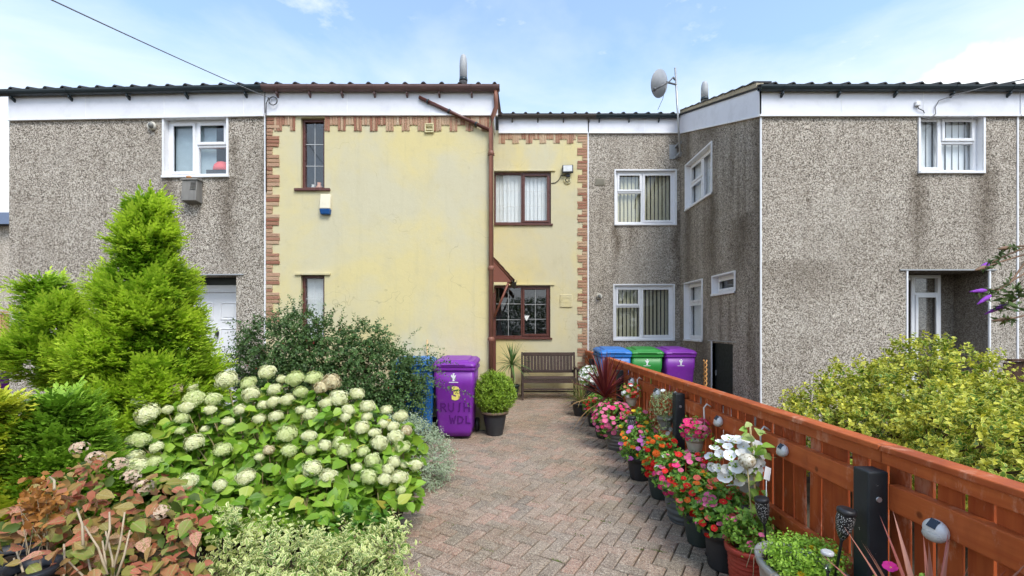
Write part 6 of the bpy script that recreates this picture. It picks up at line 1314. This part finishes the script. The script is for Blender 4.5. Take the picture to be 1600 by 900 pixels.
# ------------------------------------------------------------------ solar lights and garden ornaments
SH = plain('solar_shell', (.66, .66, .66), .35, .5, .04); SP = plain('solar_panel', (.012, .02, .035), .2, .6)
def solar(d, label, s=1.0, zc=.86):
    o = empty('solar_light', (FX - .052, d, zc), label, 'solar light', 'solar lights on the fence rail'); o.scale = (s,) * 3
    MB().ell((-.022, 0, 0), .038, .058, .052, 18, 12).build('shell', SH, o); MB().ell((-.03, 0, -.020), .037, .053, .033, 16, 8).build('lens', plain('solar_lens', (.46, .45, .42), .25, .5), o)
    q = MB().box(-.022, .022, -.018, .018, -.002, .004).build('panel', SP, o); q.location = (-.045, -.012, .036); q.rotation_euler = (R(18), R(-52), 0)
    return o
solar(1.74, 'large white solar light on the fence right of the nearest post', .82, .82); solar(2.72, 'white solar light on the fence rail beside the climbing plant', .72); solar(3.55, 'white solar light on the rail between the pink and white fence pots', .8); solar(5.0, 'white solar light on the rail left of the trailing fence pot', 1.1); solar(6.05, 'white solar light on the rail farthest along, beside the cordyline', 1.1)
TM = NT('torch_mesh'); v = TM.n('ShaderNodeTexVoronoi'); v.inputs['Scale'].default_value = 170; TM.L(TM.co(), v.inputs['Vector']); cc = TM.mix(TM.rng(v.outputs['Distance'], .34, .30), (.014, .014, .015), (.60, .60, .58)); TORCH = TM.fin(cc, .45, .4)
def torch(top, foot, label, s=1.0, clear=False):
    top, foot = Vector(top), Vector(foot); o = empty('torch_light', foot, label, 'torch light', 'stake lights among the pots'); ax = (top - foot); L_ = ax.length
    q = ax.to_track_quat('Z', 'Y').to_euler(); body = MB().lathe([(.006, 0), (.006, L_ - .08 * s), (.008 * s, L_ - .07 * s), (.016 * s, L_ - .055 * s)], 10).build('stake', BLACK, o); body.rotation_euler = q
    hd = MB().lathe([(.016 * s, L_ - .055 * s), (.030 * s, L_ - .02 * s), (.038 * s, L_ + .03 * s), (.036 * s, L_ + .062 * s)], 20, cap1=False).build('head', GLASS if clear else TORCH, o); hd.rotation_euler = q
    cp = MB().lathe([(.037 * s, L_ + .060 * s), (.040 * s, L_ + .066 * s), (.040 * s, L_ + .080 * s), (.030 * s, L_ + .086 * s)], 20).build('cap', BLACK if not clear else plain('clear_cap', (.5, .5, .5), .2), o); cp.rotation_euler = q
torch(P(1192, 800, 2.62), P(1203, 905, 2.62) , 'black perforated torch light standing over the red pot'); torch(P(1319, 822, 2.02), P(1300, 930, 2.05), 'black perforated torch light leaning beside the nearest post', .95); torch(P(1293, 880, 1.95), P(1295, 980, 1.95), 'short clear-topped stake light in the tub at the bottom edge', .62, True); torch(P(987, 665, 5.0), P(987, 730, 5.0), 'black torch light among the farther pots', 1.2)
o = empty('disc_light', P(1168, 850, 2.78), 'small black disc stake light beside the red busy lizzies', 'stake light'); top = P(1168, 793, 2.78) - P(1168, 850, 2.78); MB().tube([(0, 0, 0), top], .005, 6).build('stake', BLACK, o); MB().lathe([(.02, -.025), (.034, -.01), (.034, .004), (.026, .008)], 18, top).build('head', BLACK, o)
o = empty('globe_ornament', P(1178, 850, 2.72), 'mottled glass globe on a stake in front of the white petunias', 'ornament'); top = P(1167, 720, 2.72) - P(1178, 850, 2.72); MB().tube([(0, 0, 0), top], .004, 6).build('stake', plain('cane', (0, 0, 0)), o)
gt = NT('globe_mottle'); f = gt.noise(55, 4, .6); gc = gt.ramp(f, [(.35, (.20, .14, .07)), (.5, (.50, .46, .36)), (.6, (.65, .60, .50)), (.7, (.30, .34, .12))]); gt.fin(gc, .08, .6); MB().ell(top, .05, .05, .045, 20, 12).build('globe', gt.m, o)
def plant_tag(x, y, d, label, h=.17):
    p = P(x, y, d); o = empty('plant_tag', p, label, 'plant tag'); q = MB().box(-.022, .022, 0, .002, 0, .075).build('card', plain('paper_white', (0, 0, 0)), o); q.rotation_euler = (R(-12), R(22), R(15)); MB().tube([(0, .004, -h), (0, .004, .0)], .003, 5).build('stick', plain('tag_stick', (.6, .6, .6), .5), o)
plant_tag(1198, 750, 2.66, 'white plant tag stuck in front of the climbing plant', .25); plant_tag(1022, 700, 4.55, 'white plant tag on a wire in front of the orange marigolds', .35)
# purple petunia at the bottom right
PF('purple petunia shoots in a low pot at the bottom right corner', 1415, 1.66, 1.44, .08, .52, BLK, fl=(MAG,), nf=5, fr=.09, fh=.22, leaf=.035, nl=14, kind='mid', fs=.05, fk='pet')
# black pots at the bottom left, twisted rope by the store door
for (x, y, d, r_, lab) in ((5, 868, 2.05, .115, 'empty black plastic pot at the very bottom left corner'), (48, 885, 1.95, .09, 'black plastic pot tucked under the fading hydrangea')):
    pot(P(x, y, d) - Vector((0, 0, .2)), r_, .2, (.012, .014, .02), name='plant_pot', label=lab)
m = MB(); c = P(1102, 612, 7.2)
for ph in (0, math.pi): m.tube([c + Vector((.022 * math.cos(t_ * 22 + ph), .022 * math.sin(t_ * 22 + ph), t_ * .5)) for t_ in np.linspace(0, 1, 40)], .011, 6)
m.tube([c + Vector((0, 0, -.5)), c], .014, 6); tag(m.build('twisted_stem', plain('orange_rope', (.50, .25, .08), .8), None), 'orange twisted stem standing by the low dark store door', 'garden stake')

# ------------------------------------------------------------------ hedge and trees across the road behind the viewer, which the windows mirror
HG = leafmat('roadside_leaf', (.03, .075, .015), (.08, .15, .03), trans=.2)
lum = []
for (x, hh, rr) in ((-11, 3.6, 3.2), (-4.5, 4.6, 3.6), (2.5, 3.8, 3.2), (9, 4.4, 3.6)): lum += [((x, 0, hh * .5), (rr, 1.6, hh * .5)), ((x + rr * .5, .3, hh * .6), (rr * .5, 1.3, hh * .4)), ((x - rr * .5, .2, hh * .55), (rr * .5, 1.3, hh * .4))]
shrub('roadside_hedge', (0, -15, -.2), 'tall leafy roadside hedge mirrored in the ground floor windows', lum, 3400, .6, 8, .22, .7, HG, ntw=40, twr=.06, cat='hedge', core=.4)
